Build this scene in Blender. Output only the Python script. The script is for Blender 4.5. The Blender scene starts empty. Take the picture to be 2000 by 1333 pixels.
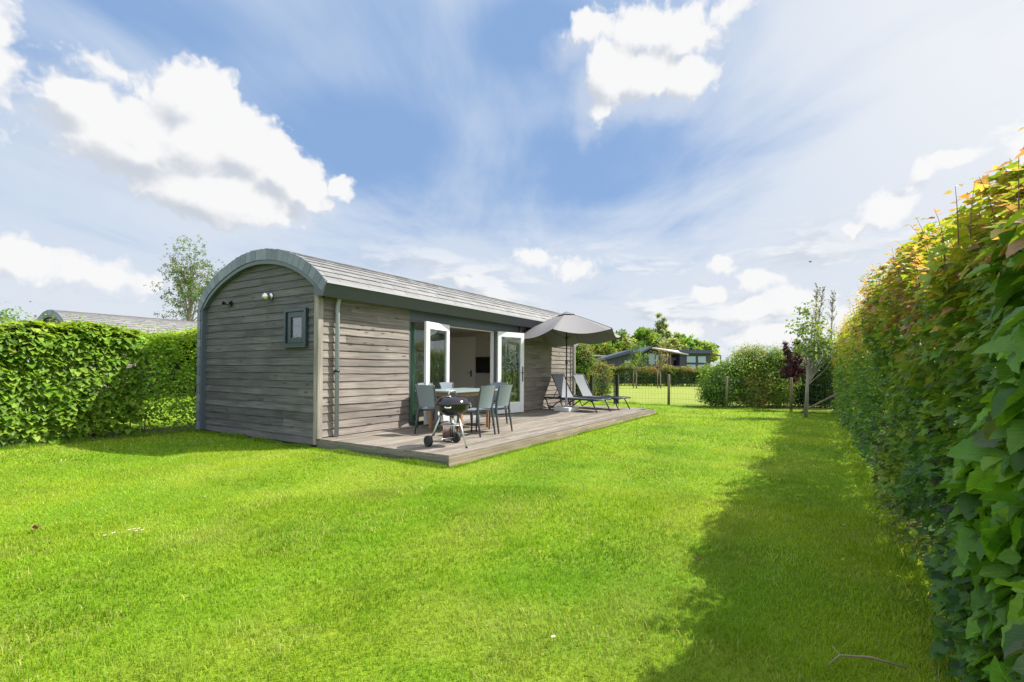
import bpy, bmesh, math, random
import numpy as np
from mathutils import Vector, Matrix
rad = math.radians
SC = bpy.context.scene
COL = SC.collection
random.seed(7)
RNG = np.random.default_rng(11)

# ------------------------------------------------------------------ camera
# world axes: X = away from the cabin's front wall (garden side), Y = along the cabin, Z up
YAW, PITCH, ROLL, FPX, CY = 0.56288, 0.00913, 0.00625, 946.0, 714.0
CAM = Vector((6.997, -5.081, 1.32))
def cam_axes():
    cp, sp = math.cos(PITCH), math.sin(PITCH)
    f, u, r = Vector((0, cp, sp)), Vector((0, -sp, cp)), Vector((1, 0, 0))
    c, s = math.cos(ROLL), math.sin(ROLL)
    r2, u2 = c*r + s*u, -s*r + c*u
    M = Matrix.Rotation(YAW, 3, 'Z')
    return M @ f, M @ r2, M @ u2
F_, R_, U_ = cam_axes()
cd = bpy.data.cameras.new('camera')
cam = bpy.data.objects.new('camera', cd); COL.objects.link(cam)
m = Matrix.Identity(4)
for i, a in enumerate((R_, U_, -F_)):
    for j in range(3): m[j][i] = a[j]
m.translation = CAM
cam.matrix_world = m
cd.sensor_width = 36; cd.lens = FPX/2000*36
cd.shift_y = (CY-666.5)/2000
cd.clip_start = 0.05; cd.clip_end = 3000
SC.camera = cam

def ground(px, py, z=0.0):
    """world point where a viewing direction meets the level z (for placing things on the ground)"""
    d = F_ + R_*((px-1000)/FPX) - U_*((py-CY)/FPX)
    k = (z-CAM.z)/d.z
    return CAM + d*k
def atdist(px, py, D):
    d = F_ + R_*((px-1000)/FPX) - U_*((py-CY)/FPX)
    fh = Vector((-math.sin(YAW), math.cos(YAW), 0))
    return CAM + d*(D/d.dot(fh))

# ------------------------------------------------------------------ light
SUN_EL = 50.0
SUN_H = Vector((0.686, 0.727, 0)).normalized()
SUN_DIR = (SUN_H*math.cos(rad(SUN_EL)) + Vector((0, 0, math.sin(rad(SUN_EL))))).normalized()
sd = bpy.data.lights.new('sun', 'SUN'); sd.energy = 4.3; sd.angle = rad(0.53); sd.color = (1, 0.95, 0.85)
sun = bpy.data.objects.new('sun', sd); COL.objects.link(sun)
sun.rotation_euler = SUN_DIR.to_track_quat('Z', 'Y').to_euler()
SC.view_settings.view_transform = 'Standard'; SC.view_settings.look = 'None'
SC.view_settings.exposure = 1.10; SC.view_settings.gamma = 1
SC.view_settings.use_curve_mapping = False
SC.cycles.max_bounces = 8; SC.cycles.transparent_max_bounces = 12
SC.cycles.use_denoising = True

# ------------------------------------------------------------------ node helper
class NT:
    def __init__(s, tree): s.t = tree; s.n = tree.nodes; s.l = tree.links
    def new(s, typ, **kw):
        n = s.n.new(typ)
        for k, v in kw.items(): setattr(n, k, v)
        return n
    def put(s, sock, v):
        if v is None: return
        if isinstance(v, bpy.types.NodeSocket): s.l.new(v, sock)
        elif isinstance(v, (tuple, list)) and len(v) == 3 and sock.type == 'RGBA': sock.default_value = (*v, 1)
        else: sock.default_value = v
    def math(s, op, a, b=None, c=None, clamp=False):
        n = s.new('ShaderNodeMath', operation=op, use_clamp=clamp)
        s.put(n.inputs[0], a); s.put(n.inputs[1], b); s.put(n.inputs[2], c)
        return n.outputs[0]
    def vmath(s, op, a, b=None, scale=None):
        n = s.new('ShaderNodeVectorMath', operation=op)
        s.put(n.inputs[0], a); s.put(n.inputs[1], b)
        if scale is not None: s.put(n.inputs['Scale'], scale)
        return n.outputs['Value'] if op in ('DOT_PRODUCT', 'LENGTH', 'DISTANCE') else n.outputs[0]
    def mix(s, f, a, b, blend='MIX'):
        n = s.new('ShaderNodeMix', data_type='RGBA', blend_type=blend)
        s.put(n.inputs[0], f); s.put(n.inputs[6], a); s.put(n.inputs[7], b)
        return n.outputs[2]
    def smooth(s, v, lo, hi, a=0.0, b=1.0):
        n = s.new('ShaderNodeMapRange', interpolation_type='SMOOTHSTEP')
        for i, q in enumerate((v, lo, hi, a, b)): s.put(n.inputs[i], q)
        return n.outputs[0]
    def lin(s, v, lo, hi, a=0.0, b=1.0):
        n = s.new('ShaderNodeMapRange')
        for i, q in enumerate((v, lo, hi, a, b)): s.put(n.inputs[i], q)
        return n.outputs[0]
    def noise(s, vec, scale, detail=4, rough=0.55, dist=0.0, out='Fac', dim='3D'):
        n = s.new('ShaderNodeTexNoise', noise_dimensions=dim)
        s.put(n.inputs['Vector'], vec); s.put(n.inputs['Scale'], scale); s.put(n.inputs['Detail'], detail)
        s.put(n.inputs['Roughness'], rough); s.put(n.inputs['Distortion'], dist)
        return n.outputs[out]
    def comb(s, x, y, z):
        n = s.new('ShaderNodeCombineXYZ')
        s.put(n.inputs[0], x); s.put(n.inputs[1], y); s.put(n.inputs[2], z)
        return n.outputs[0]
    def sep(s, v):
        n = s.new('ShaderNodeSeparateXYZ'); s.put(n.inputs[0], v); return n.outputs
    def mapping(s, v, scale=(1, 1, 1), rot=(0, 0, 0), loc=(0, 0, 0)):
        n = s.new('ShaderNodeMapping'); s.put(n.inputs[0], v)
        n.inputs['Scale'].default_value = scale; n.inputs['Rotation'].default_value = rot; n.inputs['Location'].default_value = loc
        return n.outputs[0]

# ------------------------------------------------------------------ sky
def build_sky():
    w = bpy.data.worlds.new('World'); SC.world = w; w.use_nodes = True
    w.cycles.sampling_method = 'MANUAL'; w.cycles.sample_map_resolution = 256
    T = NT(w.node_tree); T.n.clear()
    D = T.new('ShaderNodeTexCoord').outputs['Generated']
    D = T.vmath('NORMALIZE', D)
    fh = (-math.sin(YAW), math.cos(YAW), 0); rh = (math.cos(YAW), math.sin(YAW), 0)
    xr = T.vmath('DOT_PRODUCT', D, rh); yf = T.vmath('DOT_PRODUCT', D, fh)
    zz = T.sep(D)[2]
    az = T.math('MULTIPLY', T.math('ARCTAN2', xr, yf), 180/math.pi)
    el = T.math('MULTIPLY', T.math('ARCSINE', zz), 180/math.pi)
    # clear sky
    sk = T.new('ShaderNodeTexSky'); sk.sky_type = 'NISHITA'; sk.sun_disc = False
    sk.sun_elevation = rad(SUN_EL); sk.sun_rotation = math.atan2(SUN_DIR.x, SUN_DIR.y)
    sk.air_density = 1.0; sk.dust_density = 0.6; sk.ozone_density = 1.2
    sky = sk.outputs[0]
    # warp for cumulus
    g = bpy.data.node_groups.new('cumulus_field', 'ShaderNodeTree')
    g.interface.new_socket('P', in_out='INPUT', socket_type='NodeSocketVector')
    g.interface.new_socket('Field', in_out='OUTPUT', socket_type='NodeSocketFloat'); g.interface.new_socket('Soft', in_out='OUTPUT', socket_type='NodeSocketFloat')
    G = NT(g); gi = G.new('NodeGroupInput'); go = G.new('NodeGroupOutput')
    P = gi.outputs[0]
    wn = G.noise(P, 0.11, 4, 0.62, out='Color', dim='2D')
    W = G.vmath('SCALE', G.vmath('SUBTRACT', wn, (0.5, 0.5, 0.5)), scale=5.0)
    W = G.vmath('MULTIPLY', W, (1, 0.8, 0))
    Pw = G.vmath('ADD', P, W)
    # (az, el, half width, half height, weight)
    B = [(-32.8, 21.2, 7.0, 4.2, 1.5), (-36.5, 22.4, 4.5, 2.6, 1.2), (-33.6, 24.6, 5.0, 3.9, 1.35), (-29, 21.8, 6.4, 3.9, 1.35), (-36.5, 19.8, 8.6, 4.2, 1.35), (-25.2, 19.8, 4.6, 2.9, 1.35), (-31.5, 16.8, 9.5, 3.2, 1.35),
         (-22.6, 18.8, 3.0, 2.2, 1.2), (-41.0, 22.2, 3.8, 2.4, 1.2), (-40.6, 25.6, 2.6, 1.3, .55), (-37.5, 24.6, 2.2, 1.2, .6), (-19.4, 19.2, 1.5, 1.1, .9),
         (-47.8, 23.6, 3.6, 5.2, 1.0), (-45.5, 8.9, 5.6, 2.4, .8), (-40.5, 8.2, 4.2, 1.8, .75), (-36.5, 8.4, 2.8, 1.0, .5),
         (14.5, 34.5, 6.0, 2.8, .85), (20, 33.0, 5.0, 2.2, .8), (11.3, 31.2, 3.9, 3.6, 1.1), (15.5, 30.6, 4.8, 2.7, 1.1), (20.3, 29.8, 4.0, 2.3, 1.1), (10.2, 27.9, 2.2, 1.6, .6), (18.5, 34.0, 6.0, 2.4, .8), (9.0, 35, 4.0, 2.0, .7), (24.5, 34.6, 2.6, 1.4, .55),
         (38.4, 15.0, 2.4, 2.2, .9), (36.0, 14.0, 1.4, 1.1, .85), (42.5, 18.0, 3.4, 1.2, .75), (47.5, 17.0, 3.0, 3.4, .8), (40.4, 17.4, 1.8, 1.4, .75),
         (36.3, 5.6, 4.4, 2.5, 1), (33.8, 4.0, 3.0, 1.6, .8), (24.3, 11.2, 1.3, 1.4, .95), (22.2, 7.9, 2.4, 1.3, .9), (27.0, 9.0, 2.2, 1.6, .9), (29.6, 7.4, 2.6, 1.5, .85), (26, 6.2, 4.4, 1.5, .8), (29, 3.6, 7, 1.9, .8),
         (18.5, 4.6, 4, 1.5, .6), (20, 2.2, 9, 1.4, .6), (2.2, 13.0, 3.2, 1.8, .5), (6.5, 11.8, 4.6, 1.6, .48), (-6, 10.2, 1.6, 1.2, .42), (42, 8, 4, 2.6, .8), (9, 3.6, 6, 1.0, .4), (1.5, 4.5, 4, .9, .35),
         (95, 25, 34, 9, 1), (-110, 22, 36, 10, 1)]
    f = None
    for a, e, ra, re, wt in B:
        n_ = G.new('ShaderNodeVectorMath', operation='MULTIPLY_ADD'); G.put(n_.inputs[0], Pw)
        n_.inputs[1].default_value = (1/ra, 1/re, 0); n_.inputs[2].default_value = (-a/ra, -e/re, 0)
        d = G.math('MULTIPLY_ADD', G.vmath('LENGTH', n_.outputs[0]), -wt, wt)
        f = d if f is None else G.math('SMOOTH_MAX', f, d, 0.22)
    soft = f
    vo = G.new('ShaderNodeTexVoronoi', feature='SMOOTH_F1', voronoi_dimensions='2D'); G.put(vo.inputs['Vector'], Pw)
    vo.inputs['Scale'].default_value = 0.62; vo.inputs['Smoothness'].default_value = 0.35; vo.inputs['Detail'].default_value = 2; vo.inputs['Roughness'].default_value = 0.55
    bil = G.math('SUBTRACT', 0.42, vo.outputs['Distance'])
    fb = G.math('SUBTRACT', G.noise(P, 0.42, 6, 0.62, dim='2D'), 0.5)
    edge = G.smooth(soft, 0.62, 0.12, 0.22, 1.0)
    f = G.math('ADD', f, G.math('MULTIPLY', G.math('ADD', G.math('MULTIPLY', bil, 0.34), G.math('MULTIPLY', fb, 0.62)), edge))
    G.put(go.inputs[0], f); G.put(go.inputs[1], G.math('ADD', soft, G.math('MULTIPLY', fb, 0.7)))
    P0 = T.comb(az, el, 0)
    def field(vec):
        n = T.new('ShaderNodeGroup'); n.node_tree = g; T.put(n.inputs[0], vec); return n.outputs
    f0 = field(P0)[0]; f1, soft = field(T.vmath('ADD', P0, (1.7, 1.8, 0)))[:2]
    dens = T.smooth(f0, -0.10, 0.34)
    lit = T.smooth(T.math('SUBTRACT', f0, f1), -0.72, 0.24)
    core = T.smooth(f0, 0.25, 1.15)
    shade = T.math('SUBTRACT', T.math('MULTIPLY_ADD', lit, 0.42, 0.66), T.math('MULTIPLY', core, 0.06), clamp=True)
    # clouds painted white toward the sun and grey on the side away
    ccol = T.mix(T.smooth(shade, 0.55, 1.04), (0.57, 0.62, 0.70), (0.95, 0.95, 0.955))
    # high veil of cirrus on a plane far overhead
    k = T.math('DIVIDE', 1.0, T.math('MAXIMUM', zz, 0.03))
    cp = T.comb(T.math('MULTIPLY', xr, k), T.math('MULTIPLY', yf, k), 0)
    ci = T.noise(T.mapping(cp, (1.5, 0.55, 1), (0, 0, rad(-52))), 0.9, 6, 0.58, 0.25, dim='2D')
    ci2 = T.noise(T.mapping(cp, (1, 1, 1)), 0.5, 4, 0.55, 0.4, dim='2D')
    bias = T.math('MULTIPLY', T.smooth(az, 8, 46), 0.24)
    bias = T.math('ADD', bias, T.math('MULTIPLY', T.smooth(el, 27, 8), 0.30))
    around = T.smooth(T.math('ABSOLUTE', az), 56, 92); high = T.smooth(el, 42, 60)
    bias = T.math('ADD', bias, T.math('MULTIPLY', T.math('MAXIMUM', around, high), 0.45))  # extra veil outside the view, added for ambient fill
    # the two clear blue areas of the sky
    def spot(a, e, ra, re):
        v = T.vmath('MULTIPLY', T.vmath('SUBTRACT', P0, (a, e, 0)), (1/ra, 1/re, 0))
        return T.smooth(T.vmath('LENGTH', v), 1.25, 0.2)
    clear = T.math('ADD', T.math('MULTIPLY', spot(8, 22.5, 15, 5.5), 0.20), T.math('MULTIPLY', spot(-17, 24, 13, 5.5), 0.16))
    clear = T.math('ADD', clear, T.math('MULTIPLY', spot(1, 35, 8, 4), 0.2)); clear = T.math('ADD', clear, T.math('MULTIPLY', spot(-38, 31, 13, 3.5), 0.2))
    cm = T.math('ADD', T.math('ADD', T.math('MULTIPLY', ci, 0.62), T.math('MULTIPLY', ci2, 0.40)), bias)
    cm = T.math('SUBTRACT', cm, clear)
    veil = T.math('MULTIPLY_ADD', T.smooth(cm, 0.33, 0.78), 0.76, 0.14)
    hor = T.smooth(el, 25, 2)
    veil = T.math('MAXIMUM', veil, T.math('MULTIPLY', hor, 0.88))
    s2 = T.vmath('SCALE', sky, scale=0.1)
    bl = T.mix(0.8, s2, (0.205, 0.40, 0.77))
    vcol = T.mix(T.smooth(az, 0, 50), (0.66, 0.75, 0.88), (0.83, 0.865, 0.915))
    vcol = T.mix(T.smooth(el, 16, 3), vcol, (0.79, 0.83, 0.885))
    vcol = T.vmath('SCALE', vcol, scale=T.math('MULTIPLY_ADD', T.math('MAXIMUM', around, high), 0.9, 1.0))  # unseen part of the veil made brighter to lift the ambient light
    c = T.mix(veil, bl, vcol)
    # layered low cloud far off
    lp = T.mapping(P0, (0.075, 0.27, 1)); ln = T.noise(lp, 1.0, 5, 0.60, 0.3, dim='2D'); ln2 = T.noise(T.vmath('ADD', lp, (0.13, 0.20, 0)), 1.0, 4, 0.60, 0.3, dim='2D')
    lband = T.math('MULTIPLY', T.smooth(el, 17, 10), T.smooth(az, -34, -6))
    lcol = T.mix(T.smooth(T.math('SUBTRACT', ln, ln2), -0.10, 0.09), (0.60, 0.65, 0.73), (0.98, 0.98, 0.98))
    c = T.mix(T.math('MULTIPLY', T.math('MULTIPLY', T.smooth(ln, 0.43, 0.62), lband), 0.72), c, lcol)
    c = T.mix(T.math('MULTIPLY', T.smooth(soft, -0.30, 0.70), 0.48), c, (0.74, 0.79, 0.87))
    c = T.mix(T.math('MULTIPLY', dens, T.smooth(el, -2, 3)), c, ccol)
    glow = T.smooth(T.vmath('LENGTH', T.vmath('MULTIPLY', T.vmath('SUBTRACT', P0, (56, 30, 0)), (1/34, 1/24, 0))), 1.0, 0.0)
    c = T.mix(T.math('MULTIPLY', glow, 0.6), c, (1.0, 1.0, 1.0))
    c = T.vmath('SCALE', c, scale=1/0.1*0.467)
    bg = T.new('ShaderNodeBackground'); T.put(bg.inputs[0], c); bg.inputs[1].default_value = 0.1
    o = T.new('ShaderNodeOutputWorld'); T.l.new(bg.outputs[0], o.inputs[0])
build_sky()

# ------------------------------------------------------------------ object helpers
def tag(o, label=None, cat=None, group=None, kind=None):
    if label: o['label'] = label
    if cat: o['category'] = cat
    if group: o['group'] = group
    if kind: o['kind'] = kind
    return o
def empty(name, loc, rz=0.0, label=None, cat=None, group=None):
    o = bpy.data.objects.new(name, None); COL.objects.link(o)
    o.location = loc; o.rotation_euler = (0, 0, rz); o.empty_display_size = 0.2
    return tag(o, label, cat, group)
def copy_tree(o, parent=None):
    c = o.copy(); COL.objects.link(c); c.parent = parent
    for ch in list(o.children): copy_tree(ch, c)
    return c
def link_np(name, V, F_list, mat, parent=None, col=None, uv=None, smooth=False):
    """V (n,3); F_list list of (m,k) int arrays with constant k"""
    me = bpy.data.meshes.new(name)
    V = np.asarray(V, np.float32)
    loops = np.concatenate([f.reshape(-1) for f in F_list]).astype(np.int32)
    sizes = np.concatenate([np.full(len(f), f.shape[1], np.int32) for f in F_list])
    starts = np.concatenate([[0], np.cumsum(sizes)[:-1]]).astype(np.int32)
    me.vertices.add(len(V)); me.vertices.foreach_set('co', V.reshape(-1))
    me.loops.add(len(loops)); me.loops.foreach_set('vertex_index', loops)
    me.polygons.add(len(sizes)); me.polygons.foreach_set('loop_start', starts)
    me.polygons.foreach_set('loop_total', sizes)
    if smooth: me.polygons.foreach_set('use_smooth', np.ones(len(sizes), bool))
    if col is not None:
        a = me.color_attributes.new('col', 'FLOAT_COLOR', 'POINT')
        c4 = np.ones((len(V), 4), np.float32); c4[:, :3] = col; a.data.foreach_set('color', c4.reshape(-1))
    if uv is not None:
        u = me.uv_layers.new(name='UVMap'); u.data.foreach_set('uv', np.asarray(uv, np.float32)[loops].reshape(-1))
    me.update(); me.validate()
    me.materials.append(mat)
    o = bpy.data.objects.new(name, me); COL.objects.link(o); o.parent = parent
    return o

class MB:
    """collects shapes and links them as one mesh"""
    def __init__(s): s.v = []; s.f = []; s.c = []; s.tint = 0.5; s.sm = []
    def quad(s, pts, smooth=False):
        i = len(s.v); s.v += [tuple(p) for p in pts]; s.c += [s.tint]*len(pts); s.f.append(tuple(range(i, i+len(pts)))); s.sm.append(smooth)
    def box(s, a, b, M=None, bev=0.0):
        x0, y0, z0 = a; x1, y1, z1 = b
        if x0 > x1: x0, x1 = x1, x0
        if y0 > y1: y0, y1 = y1, y0
        if z0 > z1: z0, z1 = z1, z0
        i = len(s.v)
        if bev <= 0:
            P = [(x0,y0,z0),(x1,y0,z0),(x1,y1,z0),(x0,y1,z0),(x0,y0,z1),(x1,y0,z1),(x1,y1,z1),(x0,y1,z1)]
            Fc = [(0,3,2,1),(4,5,6,7),(0,1,5,4),(1,2,6,5),(2,3,7,6),(3,0,4,7)]
        else:
            bm = bmesh.new(); bmesh.ops.create_cube(bm, size=1)
            for v in bm.verts: v.co = Vector(((x0+x1)/2+v.co.x*(x1-x0), (y0+y1)/2+v.co.y*(y1-y0), (z0+z1)/2+v.co.z*(z1-z0)))
            bmesh.ops.bevel(bm, geom=bm.edges[:], offset=bev, segments=2, affect='EDGES', profile=0.5)
            bm.verts.index_update()
            P = [tuple(v.co) for v in bm.verts]; Fc = [tuple(v.index for v in f.verts) for f in bm.faces]; bm.free()
        if M is not None: P = [tuple(M @ Vector(p)) for p in P]
        s.v += P; s.c += [s.tint]*len(P)
        for f in Fc: s.f.append(tuple(i+k for k in f)); s.sm.append(False)
    def tube(s, pts, r, n=8, cap=True, flat=1.0):
        pts = [Vector(p) for p in pts]; rr = r if isinstance(r, (list, tuple)) else [r]*len(pts)
        i0 = len(s.v); up = None
        for k, p in enumerate(pts):
            t = (pts[min(k+1, len(pts)-1)]-pts[max(k-1, 0)]).normalized()
            if up is None: up = Vector((0, 0, 1)) if abs(t.z) < 0.9 else Vector((1, 0, 0))
            a = t.cross(up).normalized(); b = a.cross(t).normalized(); up = b
            for j in range(n):
                th = 2*math.pi*j/n
                s.v.append(tuple(p + a*math.cos(th)*rr[k] + b*math.sin(th)*rr[k]*flat)); s.c.append(s.tint)
        for k in range(len(pts)-1):
            for j in range(n):
                s.f.append((i0+k*n+j, i0+k*n+(j+1) % n, i0+(k+1)*n+(j+1) % n, i0+(k+1)*n+j)); s.sm.append(True)
        if cap:
            s.f.append(tuple(i0+j for j in range(n))[::-1]); s.sm.append(False)
            s.f.append(tuple(i0+(len(pts)-1)*n+j for j in range(n))); s.sm.append(False)
    def lathe(s, prof, n=32, M=None, smooth=True):
        i0 = len(s.v)
        for r, z in prof:
            for j in range(n):
                p = Vector((r*math.cos(2*math.pi*j/n), r*math.sin(2*math.pi*j/n), z))
                if M is not None: p = M @ p
                s.v.append(tuple(p)); s.c.append(s.tint)
        for k in range(len(prof)-1):
            for j in range(n):
                s.f.append((i0+k*n+j, i0+k*n+(j+1) % n, i0+(k+1)*n+(j+1) % n, i0+(k+1)*n+j)); s.sm.append(smooth)
    def build(s, name, mat, parent=None, loc=None, rot=None, mods=None):
        me = bpy.data.meshes.new(name); me.from_pydata(s.v, [], s.f)
        a = me.color_attributes.new('col', 'FLOAT_COLOR', 'POINT')
        c = np.ones((len(s.v), 4), np.float32); c[:, 0] = c[:, 1] = c[:, 2] = np.array(s.c, np.float32); a.data.foreach_set('color', c.reshape(-1))
        me.polygons.foreach_set('use_smooth', s.sm)
        me.update(); me.materials.append(mat)
        o = bpy.data.objects.new(name, me); COL.objects.link(o); o.parent = parent
        if loc is not None: o.location = loc
        if rot is not None: o.rotation_euler = rot
        return o

# ------------------------------------------------------------------ materials
def mat(name):
    m = bpy.data.materials.new(name); m.use_nodes = True
    T = NT(m.node_tree); T.n.clear()
    out = T.new('ShaderNodeOutputMaterial')
    return m, T, out
def principled(T, out, base, rough=0.5, metal=0.0, bump=None, bstr=0.2, bdist=0.01, spec=0.5):
    p = T.new('ShaderNodeBsdfPrincipled')
    T.put(p.inputs['Base Color'], base); T.put(p.inputs['Roughness'], rough); T.put(p.inputs['Metallic'], metal)
    p.inputs['Specular IOR Level'].default_value = spec
    if bump is not None:
        b = T.new('ShaderNodeBump'); b.inputs['Strength'].default_value = bstr; b.inputs['Distance'].default_value = bdist
        T.put(b.inputs['Height'], bump); T.l.new(b.outputs[0], p.inputs['Normal'])
    T.l.new(p.outputs[0], out.inputs[0]); return p
def m_plain(name, c, rough=0.5, metal=0.0, var=0.12, scale=6.0, spec=0.5, bstr=0.05):
    m, T, out = mat(name)
    co = T.new('ShaderNodeTexCoord').outputs['Object']
    n = T.noise(co, scale, 5, 0.6); n2 = T.noise(co, scale*9, 3, 0.6)
    k = T.math('ADD', T.math('MULTIPLY', T.math('SUBTRACT', n, 0.5), 2*var), 1.0)
    col = T.vmath('SCALE', c, scale=k)
    principled(T, out, col, T.math('MULTIPLY_ADD', n2, 0.18, rough-0.09), metal, n2, bstr, 0.004, spec)
    return m
def m_wood(name, axis, c0, c1, knots=True, green=0.0, rough=0.8):
    """weathered timber, grain along axis; per-plank tint comes from attribute col"""
    m, T, out = mat(name)
    co = T.new('ShaderNodeTexCoord').outputs['Object']
    at = T.new('ShaderNodeAttribute', attribute_name='col').outputs['Fac']
    off = T.comb(T.math('MULTIPLY', at, 37.0), T.math('MULTIPLY', at, 91.0), T.math('MULTIPLY', at, 53.0))
    v = T.vmath('ADD', co, off)
    sc = {'x': (1.6, 30, 46), 'y': (30, 1.6, 46), 'z': (30, 30, 1.6)}[axis]
    sc2 = {'x': (2.2, 50, 90), 'y': (50, 2.2, 90), 'z': (50, 50, 2.2)}[axis]
    g = T.noise(T.mapping(v, sc), 1.0, 5, 0.62, 0.35)
    f = T.noise(T.mapping(v, sc2), 1.0, 3, 0.6, 0.4)
    b = T.noise(v, 1.3, 3, 0.5)
    k = T.math('ADD', T.math('MULTIPLY', g, 0.45), T.math('MULTIPLY', f, 0.55))
    col = T.mix(T.smooth(k, 0.25, 0.76), c0, c1)
    col = T.mix(T.math('MULTIPLY', T.smooth(b, 0.42, 0.75), 0.45), col, tuple(0.72*q for q in c0))
    tk = T.math('MULTIPLY_ADD', T.math('FRACT', T.math('MULTIPLY', at, 7.31)), 0.38, 0.80)
    col = T.vmath('SCALE', col, scale=tk)
    if green > 0:
        gr = T.math('MULTIPLY', T.smooth(T.noise(co, 2.1, 4, 0.6), 0.48, 0.72), green)
        col = T.mix(gr, col, (0.14, 0.155, 0.12))
    if knots:
        ks = {'x': (2.3, 9, 7.5), 'y': (9, 2.3, 7.5), 'z': (7.5, 9, 2.3)}[axis]
        vo = T.new('ShaderNodeTexVoronoi', feature='F1'); T.put(vo.inputs['Vector'], T.mapping(v, ks)); vo.inputs['Scale'].default_value = 1.0
        kn = T.smooth(vo.outputs['Distance'], 0.20, 0.07)
        col = T.mix(T.math('MULTIPLY', kn, 0.75), col, (0.055, 0.04, 0.033))
    principled(T, out, col, rough, 0, k, 0.45, 0.006, 0.25)
    return m
def m_leaf(name, trans=0.42, rough=0.42, veins=False, gain=1.0, spec=0.45):
    m, T, out = mat(name)
    a = T.new('ShaderNodeAttribute', attribute_name='col').outputs['Color']
    co = T.new('ShaderNodeTexCoord')
    c = T.vmath('SCALE', a, scale=T.math('MULTIPLY_ADD', T.noise(co.outputs['Object'], 55.0, 2, 0.5), 0.5*gain, 0.75*gain))
    bump = None
    if veins:
        x, y, _ = T.sep(co.outputs['UV'])
        ax = T.math('ABSOLUTE', x)
        mid = T.smooth(ax, 0.022, 0.008)
        fr = T.math('ABSOLUTE', T.math('SUBTRACT', T.math('FRACT', T.math('MULTIPLY', T.math('SUBTRACT', y, T.math('MULTIPLY', ax, 0.85)), 8.0)), 0.5))
        side = T.smooth(fr, 0.42, 0.49)
        vv = T.math('MAXIMUM', mid, T.math('MULTIPLY', side, 0.75))
        c = T.mix(T.math('MULTIPLY', vv, 0.5), c, T.vmath('SCALE', c, scale=1.8))
        bump = T.math('SUBTRACT', 1.0, T.math('ADD', vv, T.math('MULTIPLY', fr, -0.8)))
    p = T.new('ShaderNodeBsdfPrincipled'); T.put(p.inputs['Base Color'], c); T.put(p.inputs['Roughness'], rough)
    p.inputs['Specular IOR Level'].default_value = spec
    tr = T.new('ShaderNodeBsdfTranslucent'); T.put(tr.inputs[0], T.vmath('MULTIPLY', c, (1.75, 1.55, 0.75)))
    if bump is not None:
        b = T.new('ShaderNodeBump'); b.inputs['Strength'].default_value = 0.5; b.inputs['Distance'].default_value = 0.003
        T.put(b.inputs['Height'], bump); T.l.new(b.outputs[0], p.inputs['Normal'])
    mx = T.new('ShaderNodeMixShader'); mx.inputs[0].default_value = trans
    T.l.new(p.outputs[0], mx.inputs[1]); T.l.new(tr.outputs[0], mx.inputs[2]); T.l.new(mx.outputs[0], out.inputs[0])
    return m
def m_glass(name, tint=(0.82, 0.88, 0.86), refl=1.0):
    m, T, out = mat(name)
    ge = T.new('ShaderNodeNewGeometry'); cs = T.math('ABSOLUTE', T.vmath('DOT_PRODUCT', ge.outputs['Normal'], ge.outputs['Incoming']))
    fr = T.math('MULTIPLY_ADD', T.math('POWER', T.math('SUBTRACT', 1.0, cs), 4.0), 0.9, 0.055)
    tr = T.new('ShaderNodeBsdfTransparent'); T.put(tr.inputs[0], (*tint, 1))
    gl = T.new('ShaderNodeBsdfGlossy'); gl.inputs['Roughness'].default_value = 0.01
    mx = T.new('ShaderNodeMixShader'); T.put(mx.inputs[0], T.math('MINIMUM', T.math('MULTIPLY', fr, 1.7*refl), 0.9))
    T.l.new(tr.outputs[0], mx.inputs[1]); T.l.new(gl.outputs[0], mx.inputs[2]); T.l.new(mx.outputs[0], out.inputs[0])
    return m

WOOD_X = m_wood('weathered_shaded_wood_x', 'x', (0.050, 0.049, 0.054), (0.175, 0.166, 0.170), green=0.10)  # gable copy of the siding, its shade painted in as darker, bluer tones
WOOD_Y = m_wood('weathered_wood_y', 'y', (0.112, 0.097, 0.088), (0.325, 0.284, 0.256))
WOOD_Z = m_wood('weathered_wood_z', 'z', (0.15, 0.135, 0.12), (0.38, 0.34, 0.30), knots=False)
DECK_Y = m_wood('deck_wood', 'y', (0.115, 0.099, 0.083), (0.285, 0.250, 0.212), green=0.05)
SKIRT_X = m_wood('skirt_wood_x', 'x', (0.07, 0.07, 0.06), (0.20, 0.19, 0.15), green=0.6)
SKIRT_Y = m_wood('skirt_wood_y', 'y', (0.17, 0.14, 0.10), (0.36, 0.30, 0.22), green=0.08)
POSTW = m_wood('post_wood', 'z', (0.10, 0.075, 0.055), (0.27, 0.215, 0.165), knots=False)
BARK = m_wood('bark', 'z', (0.10, 0.085, 0.065), (0.30, 0.27, 0.22), knots=False)
TWIG = m_plain('twig', (0.13, 0.085, 0.055), 0.75)
TEAK = m_plain('teak', (0.36, 0.20, 0.10), 0.55)
ANTH = m_plain('anthracite_metal', (0.052, 0.060, 0.070), 0.42, var=0.06)
ANTH2 = m_plain('blue_grey_trim', (0.080, 0.098, 0.128), 0.5, var=0.08)
TEAL = m_plain('dark_window_frame', (0.022, 0.038, 0.050), 0.4, var=0.05)
ZINC = m_plain('pale_zinc', (0.42, 0.43, 0.45), 0.38, 0.25, var=0.06)
PIPE = m_plain('grey_pvc', (0.27, 0.29, 0.33), 0.45, var=0.05)
WHITE = m_plain('white_paint', (0.66, 0.67, 0.67), 0.4, var=0.03)
BLACK = m_plain('black_metal', (0.012, 0.012, 0.013), 0.35, var=0.05)
ENAMEL = m_plain('black_enamel', (0.010, 0.010, 0.012), 0.12, var=0.03, bstr=0.0)
ALU = m_plain('aluminium', (0.62, 0.63, 0.65), 0.32, 0.85, var=0.05)
RUBBER = m_plain('rubber', (0.02, 0.02, 0.022), 0.7)
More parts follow.
